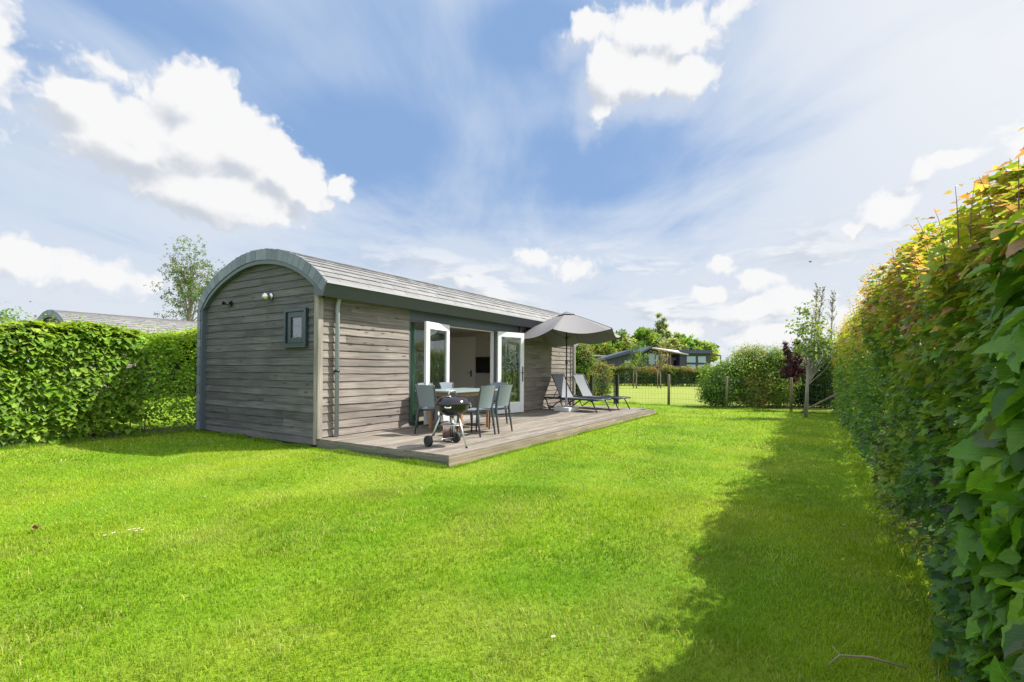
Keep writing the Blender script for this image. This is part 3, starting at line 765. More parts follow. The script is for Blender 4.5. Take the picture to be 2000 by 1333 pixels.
def cabin():
    root = empty('cabin', (0, 0, 0), 0, 'weathered timber cabin with barrel slate roof and open white garden doors behind the deck', 'cabin')
    shell(root)
    nb = copy_tree(root); nb.location = (-15.95, 1.15, 0)
    tag(nb, 'barrel roofed cabin beyond the left hedge, only its grey slate roof showing', 'cabin')
    # downpipe with bracket
    b = MB(); b.tube([(.085, .30, .17), (.085, .30, 2.38), (.12, .30, 2.50), (.13, .30, 2.52)], .036, 16)
    dp = b.build('downpipe', PIPE, root)
    b2 = MB(); b2.tube([(.085, 9.72, .17), (.085, 9.72, 2.38), (.12, 9.72, 2.50), (.13, 9.72, 2.52)], .036, 14); b2.build('downpipe', PIPE, root)
    b = MB(); b.lathe([(.037, -.02), (.043, -.02), (.043, .02), (.037, .02)], 16, Matrix.Translation((.085, .30, 1.28))); b.box((.0, .285, 1.27), (.055, .315, 1.29))
    b.build('pipe_bracket', BLACK, dp)
    # outside lamp on the gable
    b = MB(); Rl = Matrix.Translation((-1.325, -.03, 2.615)) @ Matrix.Rotation(rad(90), 4, 'X')
    b.lathe([(0, .0), (.062, .0), (.062, .02), (.03, .035)], 20, Rl)
    wl = b.build('wall_lamp', CHROME, root)
    b = MB(); b.lathe([(.02, -.07), (.055, -.06), (.068, 0), (.05, .05), (0, .07)], 20, Matrix.Translation((-1.325, -.125, 2.60)) @ Matrix.Rotation(rad(25), 4, 'X')); b.build('lamp_head', CHROME, wl)
    # black spotlight bracket
    b = MB(); b.box((-2.83, -.10, 2.555), (-2.63, -.03, 2.605), bev=.006); b.box((-2.74, -.05, 2.53), (-2.66, -.005, 2.63)); b.tube([(-2.83, -.11, 2.60), (-2.79, -.11, 2.58)], .03, 12)
    b.build('flood_light', BLACK, root)
    # small gable window
    x0, x1, z0, z1 = -.87, -.255, 1.70, 2.345
    b = MB()
    for a, c in (((x0, -.075, z0), (x0+.05, .02, z1)), ((x1-.05, -.075, z0), (x1, .02, z1)), ((x0+.05, -.075, z1-.05), (x1-.05, .02, z1)), ((x0+.05, -.075, z0), (x1-.05, .02, z0+.05))): b.box(a, c)
    wn = b.build('window', TEAL, root)
    b = MB(); i0, i1, j0, j1 = x0+.075, x1-.055, z0+.055, z1-.055
    for a, c in (((i0, -.052, j0), (i0+.09, .02, j1)), ((i1-.09, -.052, j0), (i1, .02, j1)), ((i0+.09, -.052, j1-.09), (i1-.09, .02, j1)), ((i0+.09, -.052, j0), (i1-.09, .02, j0+.09))): b.box(a, c, bev=.004)
    b.build('sash', TEAL, wn)
    b = MB(); b.box((i0+.09, -.03, j0+.09), (i1-.09, -.024, j1-.09)); b.build('pane', GLASS2, wn)
    b = MB(); b.box((x0-.02, -.10, z0-.02), (x1+.02, -.0, z0-.002)); b.build('sill', ANTH, wn)
    b = MB(); b.box((x0+.05, .03, z0+.05), (x1-.05, .035, z1-.05)); b.build('blind', m_plain('pale_blue_blind', (.15, .21, .26), .7), wn)
    # glazing strip along the front
    A, B1, C1, D1, zt = 2.09, 3.30, 5.17, 6.38, 2.315
    b = MB()
    b.box((-.06, A, 2.335), (-.01, D1, 2.62)); b.build('header_panel', ANTH2, root)
    b = MB()
    for y, w_ in ((A, .045), (B1-.035, .035), (C1, .07), (D1-.045, .045)): b.box((-.075, y, .17), (.005, y+w_, 2.333))
    b.box((-.075, A+.045, 2.28), (.003, B1-.035, 2.333)); b.box((-.075, C1+.07, 2.28), (.003, D1-.045, 2.333)); b.box((-.075, B1, 2.30), (.003, C1, 2.333))
    b.box((-.075, A+.045, .17), (.003, B1-.035, .23)); b.box((-.075, C1+.07, .17), (.003, D1-.045, .23))
    b.build('door_frame', ANTH, root)
    b = MB(); b.box((-.12, C1-.022, .19), (-.03, C1-.002, 2.30)); b.box((-.12, B1+.002, .19), (-.03, B1+.02, 2.30)); b.box((-.12, B1+.02, 2.28), (-.03, C1-.022, 2.298)); b.build('inner_frame', WHITE, root)
    b = MB(); b.box((-.11, B1, .159), (.03, C1, .195)); b.build('threshold', ZINC, root)
    for y0, y1 in ((A+.045, B1-.035), (C1+.07, D1-.045)):
        b = MB(); b.box((-.045, y0, .23), (-.035, y1, 2.28)); b.build('fixed_pane', GLASS, root)
    # the two white leaves, local +x runs from the hinge to the free edge
    def leaf(hx, hy, ang, handle, flip):
        b = MB(); W, H = .94, 2.12
        for a, c in (((0, -.028, 0), (.11, .028, H)), ((W-.11, -.028, 0), (W, .028, H)), ((.11, -.028, H-.13), (W-.11, .028, H)), ((.11, -.028, 0), (W-.11, .028, .27))): b.box(a, c, bev=.004)
        d = b.build('garden_door', WHITE, root, (hx, hy, .185), (0, 0, ang))
        b = MB()
        for a, c in (((.11, -.016, .27), (.125, .034, H-.13)), ((W-.125, -.016, .27), (W-.11, .034, H-.13)), ((.125, -.016, H-.145), (W-.125, .034, H-.13)), ((.125, -.016, .27), (W-.125, .034, .285))): b.box(a, c)
        b.build('glazing_bead', WHITE, d)
        b = MB(); b.box((.125, -.006, .285), (W-.125, .006, H-.145)); b.build('pane', GLASS, d)
        if handle:
            b = MB(); s = flip
            b.box((W-.075, s*.029, .82), (W-.035, s*.037, 1.22)); b.tube([(W-.055, s*.037, 1.06), (W-.055, s*.075, 1.06), (W-.16, s*.075, 1.06)], .010, 8)
            b.build('handle', ANTH, d)
    leaf(.035, B1-.005, math.atan2(-.92, .155), False, 1)
    leaf(.035, C1+.075, math.atan2(.91, .235), True, -1)
    # inside
    b = MB(); b.box((-3.66, .06, .10), (-.13, 9.93, .17)); b.build('floor', FLOORM, root)
    b = MB()
    b.box((-3.68, .06, .17), (-3.62, 9.9, 2.45)); b.box((-3.62, 6.95, .17), (-.12, 7.03, 2.45)); b.box((-3.62, .06, .17), (-.05, .12, 2.45)); b.box((-3.62, 2.0, .17), (-.12, 2.07, 2.45))
    b.box((-3.66, .06, 2.46), (-.10, 9.93, 2.50)); b.box((-.12, .12, .17), (-.05, 2.0, 2.45)); b.box((-.12, 6.42, .17), (-.05, 9.93, 2.45))
    b.build('inner_wall', PLASTER, root)
    b = MB(); b.box((-2.83, 6.915, .17), (-1.97, 6.948, 2.27)); dr = b.build('interior_door', INDOOR, root)
    b = MB()
    for a, c in (((-2.90, 6.90, .17), (-2.831, 6.948, 2.34)), ((-1.969, 6.90, .17), (-1.90, 6.948, 2.34)), ((-2.831, 6.90, 2.272), (-1.969, 6.948, 2.34))): b.box(a, c)
    b.build('architrave', INDOOR, dr)
    b = MB(); b.box((-2.08, 6.895, 1.10), (-2.04, 6.914, 1.30)); b.tube([(-2.06, 6.88, 1.22), (-2.17, 6.88, 1.22)], .01, 8); b.build('handle', BLACK, dr)
    b = MB(); b.box((-1.86, 6.87, 1.22), (-1.10, 6.935, 1.70), bev=.008)
    tv = b.build('television', BLACK); tag(tv, 'black flat television hung on the inner wall seen through the open doors', 'television')
    b = MB(); b.box((-1.845, 6.865, 1.24), (-1.115, 6.869, 1.685)); b.build('screen', SCREEN, tv)
    def curtain(x, y0, y1, mt, lab, tilt=0.0):
        b = MB(); n = 46; rg = random.Random(3)
        rows = []
        for z in (.19, .6, 1.2, 1.8, 2.3):
            row = []
            for i in range(n+1):
                t = i/n; k = 1+tilt*(2.3-z); y = y0+(y1-y0)*t*k
                row.append((x+.035*math.sin(t*34)+.012*math.sin(t*61+z), y, z))
            rows.append(row)
        for a, c in zip(rows[:-1], rows[1:]):
            for i in range(n): b.quad([a[i], a[i+1], c[i+1], c[i]], True)
        o = b.build('curtain', mt); tag(o, lab, 'curtain')
    curtain(-.19, 2.13, 2.44, CURT, 'pale green curtain gathered behind the left fixed pane beside the siding', .12)
    curtain(-.17, 5.27, 6.34, CURT_SHADE, 'green curtain darkened as in shade behind the glass of the right hand garden door')
cabin()

# ------------------------------------------------------------------ deck
def deck():
    X1, YE, ZD = 2.795, 9.80, .158
    root = empty('deck', (0, 0, 0), 0, 'low weathered timber deck running along the front of the cabin', 'deck')
    rg = random.Random(2); b = MB(); n = 20; w_ = (X1-.0)/n
    for i in range(n):
        x0, x1 = .004+i*w_+.0025, .004+(i+1)*w_-.0025
        y = -.0; cuts = [rg.uniform(1.5, 4.5)]
        while cuts[-1] < YE-1: cuts.append(cuts[-1]+rg.choice([3.0, 3.6, 4.2]))
        a = -.0
        for c in cuts:
            c = min(c, YE)
            if c-a < .2: continue
            b.tint = rg.random(); dz = rg.uniform(-.0015, .0015)
            b.box((x0, a+.001, ZD-.028), (x1, c-.002, ZD+dz)); a = c
            if c >= YE: break
    b.build('deck_boards', DECK_Y, root)
    b = MB(); b.box((.01, .03, .0), (X1-.03, YE-.03, ZD-.03)); b.build('deck_frame', BLACK, root)
    b = MB()
    for k, (za, zb) in enumerate(((-.03, .062), (.065, .129))):
        b.tint = .2+.45*k; b.box((.003, -.022, za), (1.42, .0, zb)); b.tint = .7-.3*k; b.box((1.424, -.022, za), (X1+.0, .0, zb))
    b.build('side_skirting', SKIRT_X, root)
    b = MB(); rg = random.Random(5)
    for za, zb in ((-.03, .062), (.065, .129)):
        a = -.022
        while a < YE:
            c = min(a+3.2, YE); b.tint = rg.random(); b.box((X1+.001, a+.001, za), (X1+.023, c-.001, zb)); a = c
    b.build('front_skirting', SKIRT_Y, root)
deck()
ZD = .158
# ------------------------------------------------------------------ furniture
def make_chair():
    r = empty('dining_chair', (0, 0, 0))
    # seat with rolled front
    b = MB(); n = 10
    prof = [(-.20, .455), (-.12, .442), (0, .440), (.12, .445), (.20, .448), (.235, .435), (.245, .41)]
    for i in range(len(prof)-1):
        (y0, z0), (y1, z1) = prof[i], prof[i+1]
        for k in range(6):
            xa, xb = -.205+k*.41/6, -.205+(k+1)*.41/6; f = lambda x: .012*(x/.2)**2
            b.quad([(xa, y0, z0+f(xa)), (xb, y0, z0+f(xb)), (xb, y1, z1+f(xb)), (xa, y1, z1+f(xa))], True)
            b.quad([(xa, y0, z0+f(xa)-.014), (xa, y1, z1+f(xa)-.014), (xb, y1, z1+f(xb)-.014), (xb, y0, z0+f(xb)-.014)], True)
    b.build('seat', PANEL, r)
    # back panel, curved in plan and leaning
    b = MB(); rows = []
    for j in range(9):
        z = .49+j*(.885-.49)/8; lean = -.205-.075*(j/8)**1.3; row = []
        hw = .185+.022*(j/8)
        for k in range(11):
            t = k/10*2-1; row.append((t*hw, lean-.035*(1-t*t), z-(.012*(t*t) if j == 8 else 0)))
        rows.append(row)
    for dy, fl in ((0, False), (-.010, True)):
        for a, c in zip(rows[:-1], rows[1:]):
            for k in range(10):
                q = [a[k], a[k+1], c[k+1], c[k]]; q = [(p[0], p[1]+dy, p[2]) for p in q]
                b.quad(q[::-1] if fl else q, True)
    a = rows[-1]
    for k in range(10): b.quad([a[k], a[k+1], (a[k+1][0], a[k+1][1]-.01, a[k+1][2]), (a[k][0], a[k][1]-.01, a[k][2])])
    b.build('backrest', PANEL, r)
    b = MB()
    b.tube([(-.215, -.20, .435), (-.215, .20, .425), (-.19, .235, .42), (.19, .235, .42), (.215, .20, .425), (.215, -.20, .435), (-.215, -.20, .435)], .016, 8)
    b.build('seat_frame', RESIN, r)
    for s in (-1, 1):
        b = MB(); b.tube([(s*.225, -.275, 0), (s*.222, -.235, .25), (s*.212, -.205, .45), (s*.208, -.215, .62), (s*.212, -.262, .82), (s*.213, -.285, .885)], [.013, .019, .022, .018, .014, .010], 8, flat=1.2)
        b.build('leg', RESIN, r)
        b = MB(); b.tube([(s*.215, .245, 0), (s*.208, .232, .25), (s*.203, .222, .43)], [.012, .017, .021], 8, flat=1.2); b.build('leg', RESIN, r)
    return r
chair = make_chair()
spots = [((1.10, 1.64), 0, 'dark backed garden chair at the near head of the table, right beside the kettle barbecue'),
         ((1.84, 1.88), 90, 'grey garden chair on the lawn side of the table, the nearer one, sunlit back'),
         ((1.84, 2.45), 90, 'grey garden chair on the lawn side of the table, the farther one toward the umbrella'),
         ((.50, 2.33), -90, 'grey garden chair in front of the open left door, behind the head chair'),
         ((.50, 3.00), -90, 'grey garden chair between table and open doorway, its back seen above the barbecue handle'),
         ((1.12, 3.42), 180, 'garden chair at the far head of the table, mostly hidden behind two sunlit chair backs')]
for i, ((x, y), a, lab) in enumerate(spots):
    c = chair if i == 0 else copy_tree(chair)
    c.location = (x, y, ZD); c.rotation_euler = (0, 0, rad(a)); tag(c, lab, 'chair', 'garden chairs around the dining table')
def table():
    r = empty('dining_table', (1.0, 2.5, ZD), 0, 'grey topped outdoor dining table with wooden apron among six chairs', 'table')
    b = MB(); b.box((-.50, -.76, .735), (.50, .76, .765), bev=.006); b.build('tabletop', TOP, r)
    b = MB(); 
    for s in (-1, 1): b.box((s*.40, -.62, .66), (s*.43, .62, .733)); b.box((-.39, s*.62, .66), (.39, s*.65, .733))
    b.build('apron', TEAK, r)
    for sx in (-1, 1):
        for sy in (-1, 1):
            b = MB(); b.box((sx*.37-.03, sy*.44-.03, 0), (sx*.37+.03, sy*.44+.03, .658), bev=.005); b.build('leg', TEAK, r)
table()
def barbecue():
    r = empty('kettle_barbecue', (2.31, .66, ZD), rad(-98), 'black kettle barbecue on three aluminium legs with wheels near the deck corner', 'barbecue')
    b = MB(); b.lathe([(.0, .455), (.09, .46), (.16, .485), (.215, .53), (.245, .58), (.252, .622), (.262, .628), (.262, .634), (.250, .634), (.24, .58), (.15, .50), (0, .475)], 48)
    b.build('bowl', ENAMEL, r)
    b = MB(); b.lathe([(.266, .636), (.266, .650), (.258, .664), (.240, .695), (.205, .728), (.15, .750), (.08, .760), (0, .763)], 48); lid = b.build('lid', ENAMEL, r)
    b = MB(); b.tube([(-.07, 0, .758), (-.072, 0, .805), (-.055, 0, .835), (.055, 0, .835), (.072, 0, .805), (.07, 0, .758)], .011, 8); b.build('lid_handle', ALU, lid)
    b = MB(); b.lathe([(0, 0), (.035, .0), (.035, .006), (0, .006)], 16, Matrix.Translation((.12, .05, .755))); b.build('air_vent', ALU, lid)
    b = MB(); b.tube([(.19, .17, .61), (.235, .205, .60), (.27, .15, .60), (.245, .10, .61)], .009, 8)
    b.build('side_handle', PLAST, r)  # white colour stands in for a highlight on this handle
    b = MB(); b.tube([(-.19, -.17, .61), (-.25, -.22, .60), (-.29, -.15, .60), (-.24, -.10, .61)], .009, 8); b.build('side_handle', BLACK, r)
    for s in (-1, 1):
        b = MB(); b.tube([(s*.12, -.10, .50), (s*.25, -.215, .085)], .013, 10); b.build('leg', ALU, r)
        b = MB(); M = Matrix.Translation((s*.285, -.215, .085)) @ Matrix.Rotation(rad(90), 4, 'Y')
        b.lathe([(.02, -.028), (.05, -.022), (.065, -.028), (.083, -.022), (.085, 0), (.083, .022), (.065, .028), (.05, .022), (.02, .028), (.0, .028)], 28, M); b.build('wheel', RUBBER, r)
    b = MB(); b.tube([(0, .12, .50), (0, .315, .0)], .013, 10); lg = b.build('leg', ALU, r)
    b = MB(); b.tube([(0, .305, .025), (0, .317, .0)], .018, 10); b.build('foot_cap', RUBBER, lg)
    b = MB(); b.tube([(-.30, -.215, .085), (.30, -.215, .085)], .006, 8); b.build('axle', ALU, r)
    b = MB(); b.lathe([(.0, .318), (.16, .318), (.175, .325), (.175, .332), (.16, .326), (0, .325)], 32); b.build('shelf', ALU, r)
    b = MB(); b.tube([(0, 0, .46), (0, 0, .33)], .02, 10); b.build('ash_tube', ALU, r)
barbecue()
def hose_coil():
    r = empty('cable_reel', (1.95, 1.0, ZD), rad(-62), 'small brown cable reel standing on the deck behind the barbecue legs', 'cable reel')
    M0 = Matrix.Translation((0, 0, .135)) @ Matrix.Rotation(rad(90), 4, 'X')
    b = MB()
    for k in range(7):
        for j in range(2):
            rr = .085+.016*j; pts = [(rr*math.cos(a), -.045+.015*k, .135+rr*math.sin(a)) for a in [2*math.pi*i/24 for i in range(25)]]; b.tube(pts, .0085, 6, cap=False)
    b.build('cable', COIL, r)
    for s in (-1, 1):
        b = MB(); b.lathe([(.02, 0), (.125, 0), (.128, .006), (.125, .012), (.02, .012)], 28, Matrix.Translation((0, s*.062+.006, .135)) @ Matrix.Rotation(rad(90), 4, 'X')); b.build('flange', COIL if s < 0 else BLACK, r)
    b = MB(); b.tube([(0, -.08, .0), (0, -.08, .29), (0, .08, .29), (0, .08, .0)], .008, 8); b.build('stand', ALU, r)
hose_coil()
def umbrella():
    r = empty('parasol', (.955, 7.40, ZD), rad(-8), 'open dark grey canvas parasol on a white base block beside the loungers', 'parasol')
    b = MB(); b.box((-.26, -.26, 0), (.26, .26, .115), bev=.016); b.tint = .5
    b.build('base_block', PLAST, r)
    b = MB(); b.lathe([(.075, .115), (.05, .125), (.036, .15), (.034, .33), (.040, .34), (.040, .38), (.030, .385)], 20); b.build('base_tube', PIPE, r)
    b = MB(); b.tube([(0, 0, .12), (0, 0, 2.82)], .020, 14); b.build('pole', ANTH, r)
    b = MB(); b.lathe([(.021, 1.33), (.034, 1.34), (.034, 1.44), (.021, 1.45)], 14); b.tube([(.03, 0, 1.39), (.10, 0, 1.39), (.10, 0, 1.45)], .007, 6); b.build('crank', BLACK, r)
    R, ZR, ZT = 1.60, 2.11, 2.78; N = 6; a0 = rad(-10)
    TL = (Vector((-math.sin(YAW+rad(8)), math.cos(YAW+rad(8)), 0))*.88+Vector((-math.cos(YAW+rad(8)), -math.sin(YAW+rad(8)), 0))*.47).normalized()
    tilt = Matrix.Translation((0, 0, 2.6)) @ Matrix.Rotation(rad(5.0), 4, Vector((-TL.y, TL.x, 0))) @ Matrix.Translation((0, 0, -2.6))
    def cp(u, ang):        # u 0..1 centre to rim ; scalloped rim and slack between ribs
        k = ((ang-a0) % (2*math.pi/N))/(2*math.pi/N); mid = math.sin(math.pi*k)
        chord = math.cos(math.pi/N)/math.cos((k-.5)*2*math.pi/N)
        rr = R*u*(chord*(1-.02*mid*u))
        z = ZT-(ZT-ZR)*(u**1.12)-.125*(mid**.8)*u**2.0
        return tilt @ Vector((rr*math.cos(ang), rr*math.sin(ang), z))
    b = MB(); nu, na = 14, 72
    for i in range(nu):
        for j in range(na):
            aa, ab = a0+2*math.pi*j/na, a0+2*math.pi*(j+1)/na; u0, u1 = .04+.96*i/nu, .04+.96*(i+1)/nu
            b.quad([cp(u0, aa), cp(u1, aa), cp(u1, ab), cp(u0, ab)], True)
    can = b.build('canopy', FABRIC, r)
    me = can.data; bm = bmesh.new(); bm.from_mesh(me); bmesh.ops.remove_doubles(bm, verts=bm.verts, dist=1e-5); bm.to_mesh(me); bm.free()
    b = MB()
    for i in range(3):
        for j in range(na):
            aa, ab = a0+2*math.pi*j/na, a0+2*math.pi*(j+1)/na; u0, u1 = .17*i/3, .17*(i+1)/3
            q = [cp(max(u0, .001), aa), cp(u1, aa), cp(u1, ab), cp(max(u0, .001), ab)]; b.quad([p+Vector((0, 0, .045-.10*u0)) for p in q], True)
    b.build('vent_cap', FABRIC, can)
    b = MB(); b.tube([tilt @ Vector((0, 0, 2.78)), tilt @ Vector((0, 0, 2.835))], [.02, .012], 10); b.build('finial', ANTH, r)
    b = MB()
    for k in range(N): an = a0+2*math.pi*k/N; b.tube([cp(u, an)+Vector((0, 0, .004)) for u in (.16, .35, .55, .75, 1.0)], .0055, 5)
    b.build('seam', m_plain('dark_seam', (.045, .045, .05), .8), can)
    b = MB(); b.lathe([(.02, 2.02), (.04, 2.03), (.04, 2.10), (.02, 2.11)], 12); b.build('hub', BLACK, r)
    for k in range(N):
        an = a0+2*math.pi*k/N; b = MB(); pts = [cp(u, an)+Vector((0, 0, -.018)) for u in (.03, .3, .55, .8, .99)]; b.tube(pts, .009, 6); rb = b.build('rib', ANTH, r)
        b = MB(); b.tube([(.03*math.cos(an), .03*math.sin(an), 2.06), cp(.48, an)+Vector((0, 0, -.025))], .007, 6); b.build('strut', ANTH, rb)
umbrella()
def make_lounger():
    r = empty('sun_lounger', (0, 0, 0)); W = .34
    b = MB()
    for s in (-1, 1): b.tube([(s*W, 0, .335), (s*W, .1, .345), (s*W, .9, .345), (s*W, 1.7, .345), (s*W, 1.86, .35)], .021, 8, flat=1.4)
    b.tube([(-W, 1.86, .35), (W, 1.86, .35)], .02, 8); b.tube([(-W, .02, .335), (W, .02, .335)], .018, 8); b.tube([(-W, .95, .33), (W, .95, .33)], .015, 8)
    b.build('frame', RESIN, r)
    for s in (-1, 1):
        b = MB(); b.tube([(s*W, .01, .335), (s*W, .09, .27), (s*W, .13, .13), (s*W, .19, .015), (s*W, .30, .08), (s*W, .46, .20), (s*W, .66, .30), (s*W, .86, .335)], [.022, .021, .019, .020, .019, .019, .02, .018], 8); b.build('leg', RESIN, r)
        b = MB(); b.tube([(s*W, 1.66, .34), (s*(W+.005), 1.72, .22), (s*(W+.01), 1.84, 0)], [.026, .021, .017], 8); b.build('leg', RESIN, r)
    b = MB(); n = 12
    for k in range(n):
        y0, y1 = .60+k*(1.83-.60)/n, .60+(k+1)*(1.83-.60)/n; f = lambda y: .355-.018*math.sin((y-.6)/1.23*math.pi)
        b.quad([(-W+.02, y0, f(y0)), (W-.02, y0, f(y0)), (W-.02, y1, f(y1)), (-W+.02, y1, f(y1))], True)
    b.build('seat_sling', SLING, r)
    c, s_ = math.cos(rad(62)), math.sin(rad(62)); L = .76
    bk = MB(); n = 8
    for k in range(n):
        l0, l1 = L*k/n, L*(k+1)/n; f = lambda l: (.60-l*c-.02*math.sin(l/L*math.pi)*s_*-1*-1, .36+l*s_-.02*math.sin(l/L*math.pi)*c)
        (ya, za), (yb, zb) = f(l0), f(l1)
        bk.quad([(-W+.035, ya, za), (W-.035, ya, za), (W-.035, yb, zb), (-W+.035, yb, zb)], True)
    back = bk.build('backrest_sling', SLING, r)
    b = MB()
    for s in (-1, 1): b.tube([(s*(W-.025), .60, .355), (s*(W-.025), .60-L*c, .36+L*s_)], .015, 8)
    b.tube([(-(W-.025), .60-L*c, .36+L*s_), (W-.025, .60-L*c, .36+L*s_)], .013, 8); b.build('backrest_frame', RESIN, back)
    b = MB()
    for s in (-1, 1): b.tube([(s*(W-.05), .60-.30*c, .36+.30*s_), (s*(W-.05), .30, .35)], .010, 6)
    b.tube([(-(W-.05), .36, .42), (W-.05, .36, .42)], .008, 6); b.build('prop', RESIN, r)
    return r
lg = make_lounger(); lg.location = (.17, 7.98, ZD); lg.rotation_euler = (0, 0, rad(-100)); tag(lg, 'grey sling sun lounger directly behind the parasol pole', 'sun lounger', 'sun loungers on the deck')
l2 = copy_tree(lg); l2.location = (.36, 9.0, ZD); l2.rotation_euler = (0, 0, rad(-97)); tag(l2, 'grey sling sun lounger at the far end of the deck', 'sun lounger', 'sun loungers on the deck')
# ================================================================== HEDGES
def hedge_points(A, B, width, hfun, n, depth=.10, seed=0, front=1.0, back=.35, ragged=.10, zmin=.05, nmod=None):
    """points scattered through the outer skin of a hedge running from A to B. returns P, outward normal, t(0-1 along), hn(height fraction)"""
    rng = np.random.default_rng(seed)
    A, B = np.array(A, float), np.array(B, float); L = np.linalg.norm(B-A); a = (B-A)/L; s = np.array([a[1], -a[0]])   # s = right side of the walk
    N = int(n*1.15)
    t = rng.random(N); H = hfun(t*L)
    # perimeter parameter: right side up, top, left side down
    pr = np.array([front*1.0, .45, back*1.0]); pr /= pr.sum(); which = rng.choice(3, N, p=pr)
    hw = width/2
    q = rng.random(N); x = np.zeros(N); z = np.zeros(N); nx = np.zeros(N); nz = np.zeros(N)
    m0 = which == 0; m1 = which == 1; m2 = which == 2
    rc = .30
    for m_, sg in ((m0, 1), (m2, -1)):
        z[m_] = zmin+q[m_]*(H[m_]-zmin); x[m_] = sg*hw; nx[m_] = sg
        d = np.clip((z[m_]-(H[m_]-rc))/rc, 0, 1); x[m_] -= sg*rc*(1-np.sqrt(1-d*d+1e-6)); nz[m_] = d; nx[m_] = sg*(1-d*.6)
        d2 = np.clip((.35-z[m_])/.35, 0, 1); x[m_] -= sg*.08*d2**1.5
    x[m1] = (q[m1]*2-1)*(hw-.1); z[m1] = H[m1]; nz[m1] = 1; nx[m1] = .3*(q[m1]*2-1)
    P = np.stack([A[0]+a[0]*t*L+s[0]*x, A[1]+a[1]*t*L+s[1]*x, z], 1)
    Nn = unit(np.stack([s[0]*nx, s[1]*nx, nz], 1))
    bump = (vnoise(P, 1.1, seed, 2)-.5)*2*ragged*1.3+(vnoise(P, 3.6, seed+5, 2)-.5)*2*ragged
    dd = rng.exponential(depth, N); dp = rng.random(N) < .16; dd[dp] = rng.random(int(dp.sum()))*.42
    P = P+Nn*(bump-dd+.03)[:, None]
    keep = (vnoise(P, 4.5, seed+9, 2) > .30) & (P[:, 2] > .02) & ((P[:, 2] > .30) | (rng.random(N) < .45))
    P, Nn, t, H, dd = P[keep], Nn[keep], t[keep], H[keep], dd[keep]
    return P[:n], Nn[:n], t[:n], (P[:, 2]/H)[:n]
def hedge_core(name, A, B, width, hfun, parent, mat_, seed, n=None, inset=.16, extra=()):
    """tangle of woody stems and inner twigs"""
    rg = random.Random(seed); A, B = Vector(A), Vector(B); L = (B-A).length; a = (B-A)/L; s = Vector((a.y, -a.x)); segs = []
    for i in range(n or int(L*4.5)):
        t = rg.random()*L; x = rg.uniform(-.6, .6)*(width/2-inset); p = A+a*t+s*x; H = float(hfun(np.array([t]))[0])
        lx, ly = rg.uniform(-.25, .25), rg.uniform(-.3, .3); r0 = rg.uniform(.008, .022)
        pts = [(p.x, p.y, 0)]
        for k in range(1, 6):
            f = k/5; q = p+a*(ly*f+rg.uniform(-.04, .04))+s*(lx*f+rg.uniform(-.04, .04)); pts.append((q.x, q.y, H*.9*f))
        segs.append((pts, [r0*(1-.75*k/5) for k in range(6)]))
        for k in range(4):
            f = rg.uniform(.12, .85); b0 = Vector(pts[int(f*5)]); d = Vector((rg.uniform(-1, 1), rg.uniform(-1, 1), rg.uniform(.1, .9))).normalized()
            l = rg.uniform(.2, .5); segs.append(([b0, b0+d*l*.5, b0+d*l+Vector((0, 0, .03))], [r0*.4, r0*.3, .002]))
    return twigs_mesh(name, segs+list(extra), mat_, parent)
def shoots(A, B, hfun, n, lmin, lmax, seed, xspread, leaf, dens=16, z0=-.15, side=None):
    """upright young shoots standing out of a hedge top: returns twig segments and leaf placement arrays"""
    rg = random.Random(seed); A, B = Vector(A), Vector(B); L = (B-A).length; a = (B-A)/L; s = Vector((a.y, -a.x)); segs = []; P, Nn, D, S, HF = [], [], [], [], []
    for i in range(n):
        t = rg.random()*L; x = rg.uniform(*xspread); H = float(hfun(np.array([t]))[0]); p = A+a*t+s*x
        l = rg.uniform(lmin, lmax)*(.6+.4*rg.random()); lean = s*rg.uniform(-.15, .40)+a*rg.uniform(-.3, .3); pts = []
        zb = H+z0
        for k in range(6):
            f = k/5; q = p+lean*(l*f*f*.9); pts.append(Vector((q.x, q.y, zb+l*f*(1-.1*f))))
        segs.append((pts, [.0030*(1-.75*k/5) for k in range(6)]))
        m_ = max(6, int(l*dens))
        for j in range(m_):
            f = (j+.6)/m_; k = min(4, int(f*5)); q = pts[k].lerp(pts[k+1], f*5-k); ang = j*2.4+rg.uniform(-.4, .4)
            d = Vector((math.cos(ang), math.sin(ang), rg.uniform(-.25, .55))).normalized()
            P.append(q+d*.012); D.append(d); Nn.append(Vector((rg.uniform(-.4, .4), rg.uniform(-.4, .4), 1))); S.append(leaf*(.6+.6*rg.random())*(1-.35*f)); HF.append(f)
    return segs, np.array([list(v) for v in P]), np.array([list(v) for v in Nn]), np.array([list(v) for v in D]), np.array(S), np.array(HF)
def orient(Nn, up=.75, rnd=.55, droop=.45, rng=RNG):
    n = len(Nn); N2 = unit(Nn*.34+np.array([0, 0, up*1.25])+rng.normal(0, rnd*.85, (n, 3)))
    D = unit(Nn*.9+rng.normal(0, .55, (n, 3))+np.array([0, 0, -droop])); return N2, D
BRIGHT = [(.15, .27, .025), (.20, .33, .03), (.11, .21, .022), (.25, .36, .05), (.07, .15, .02)]
DEEP = [(.045, .115, .022), (.06, .145, .025), (.035, .09, .028), (.085, .175, .03), (.05, .10, .05)]

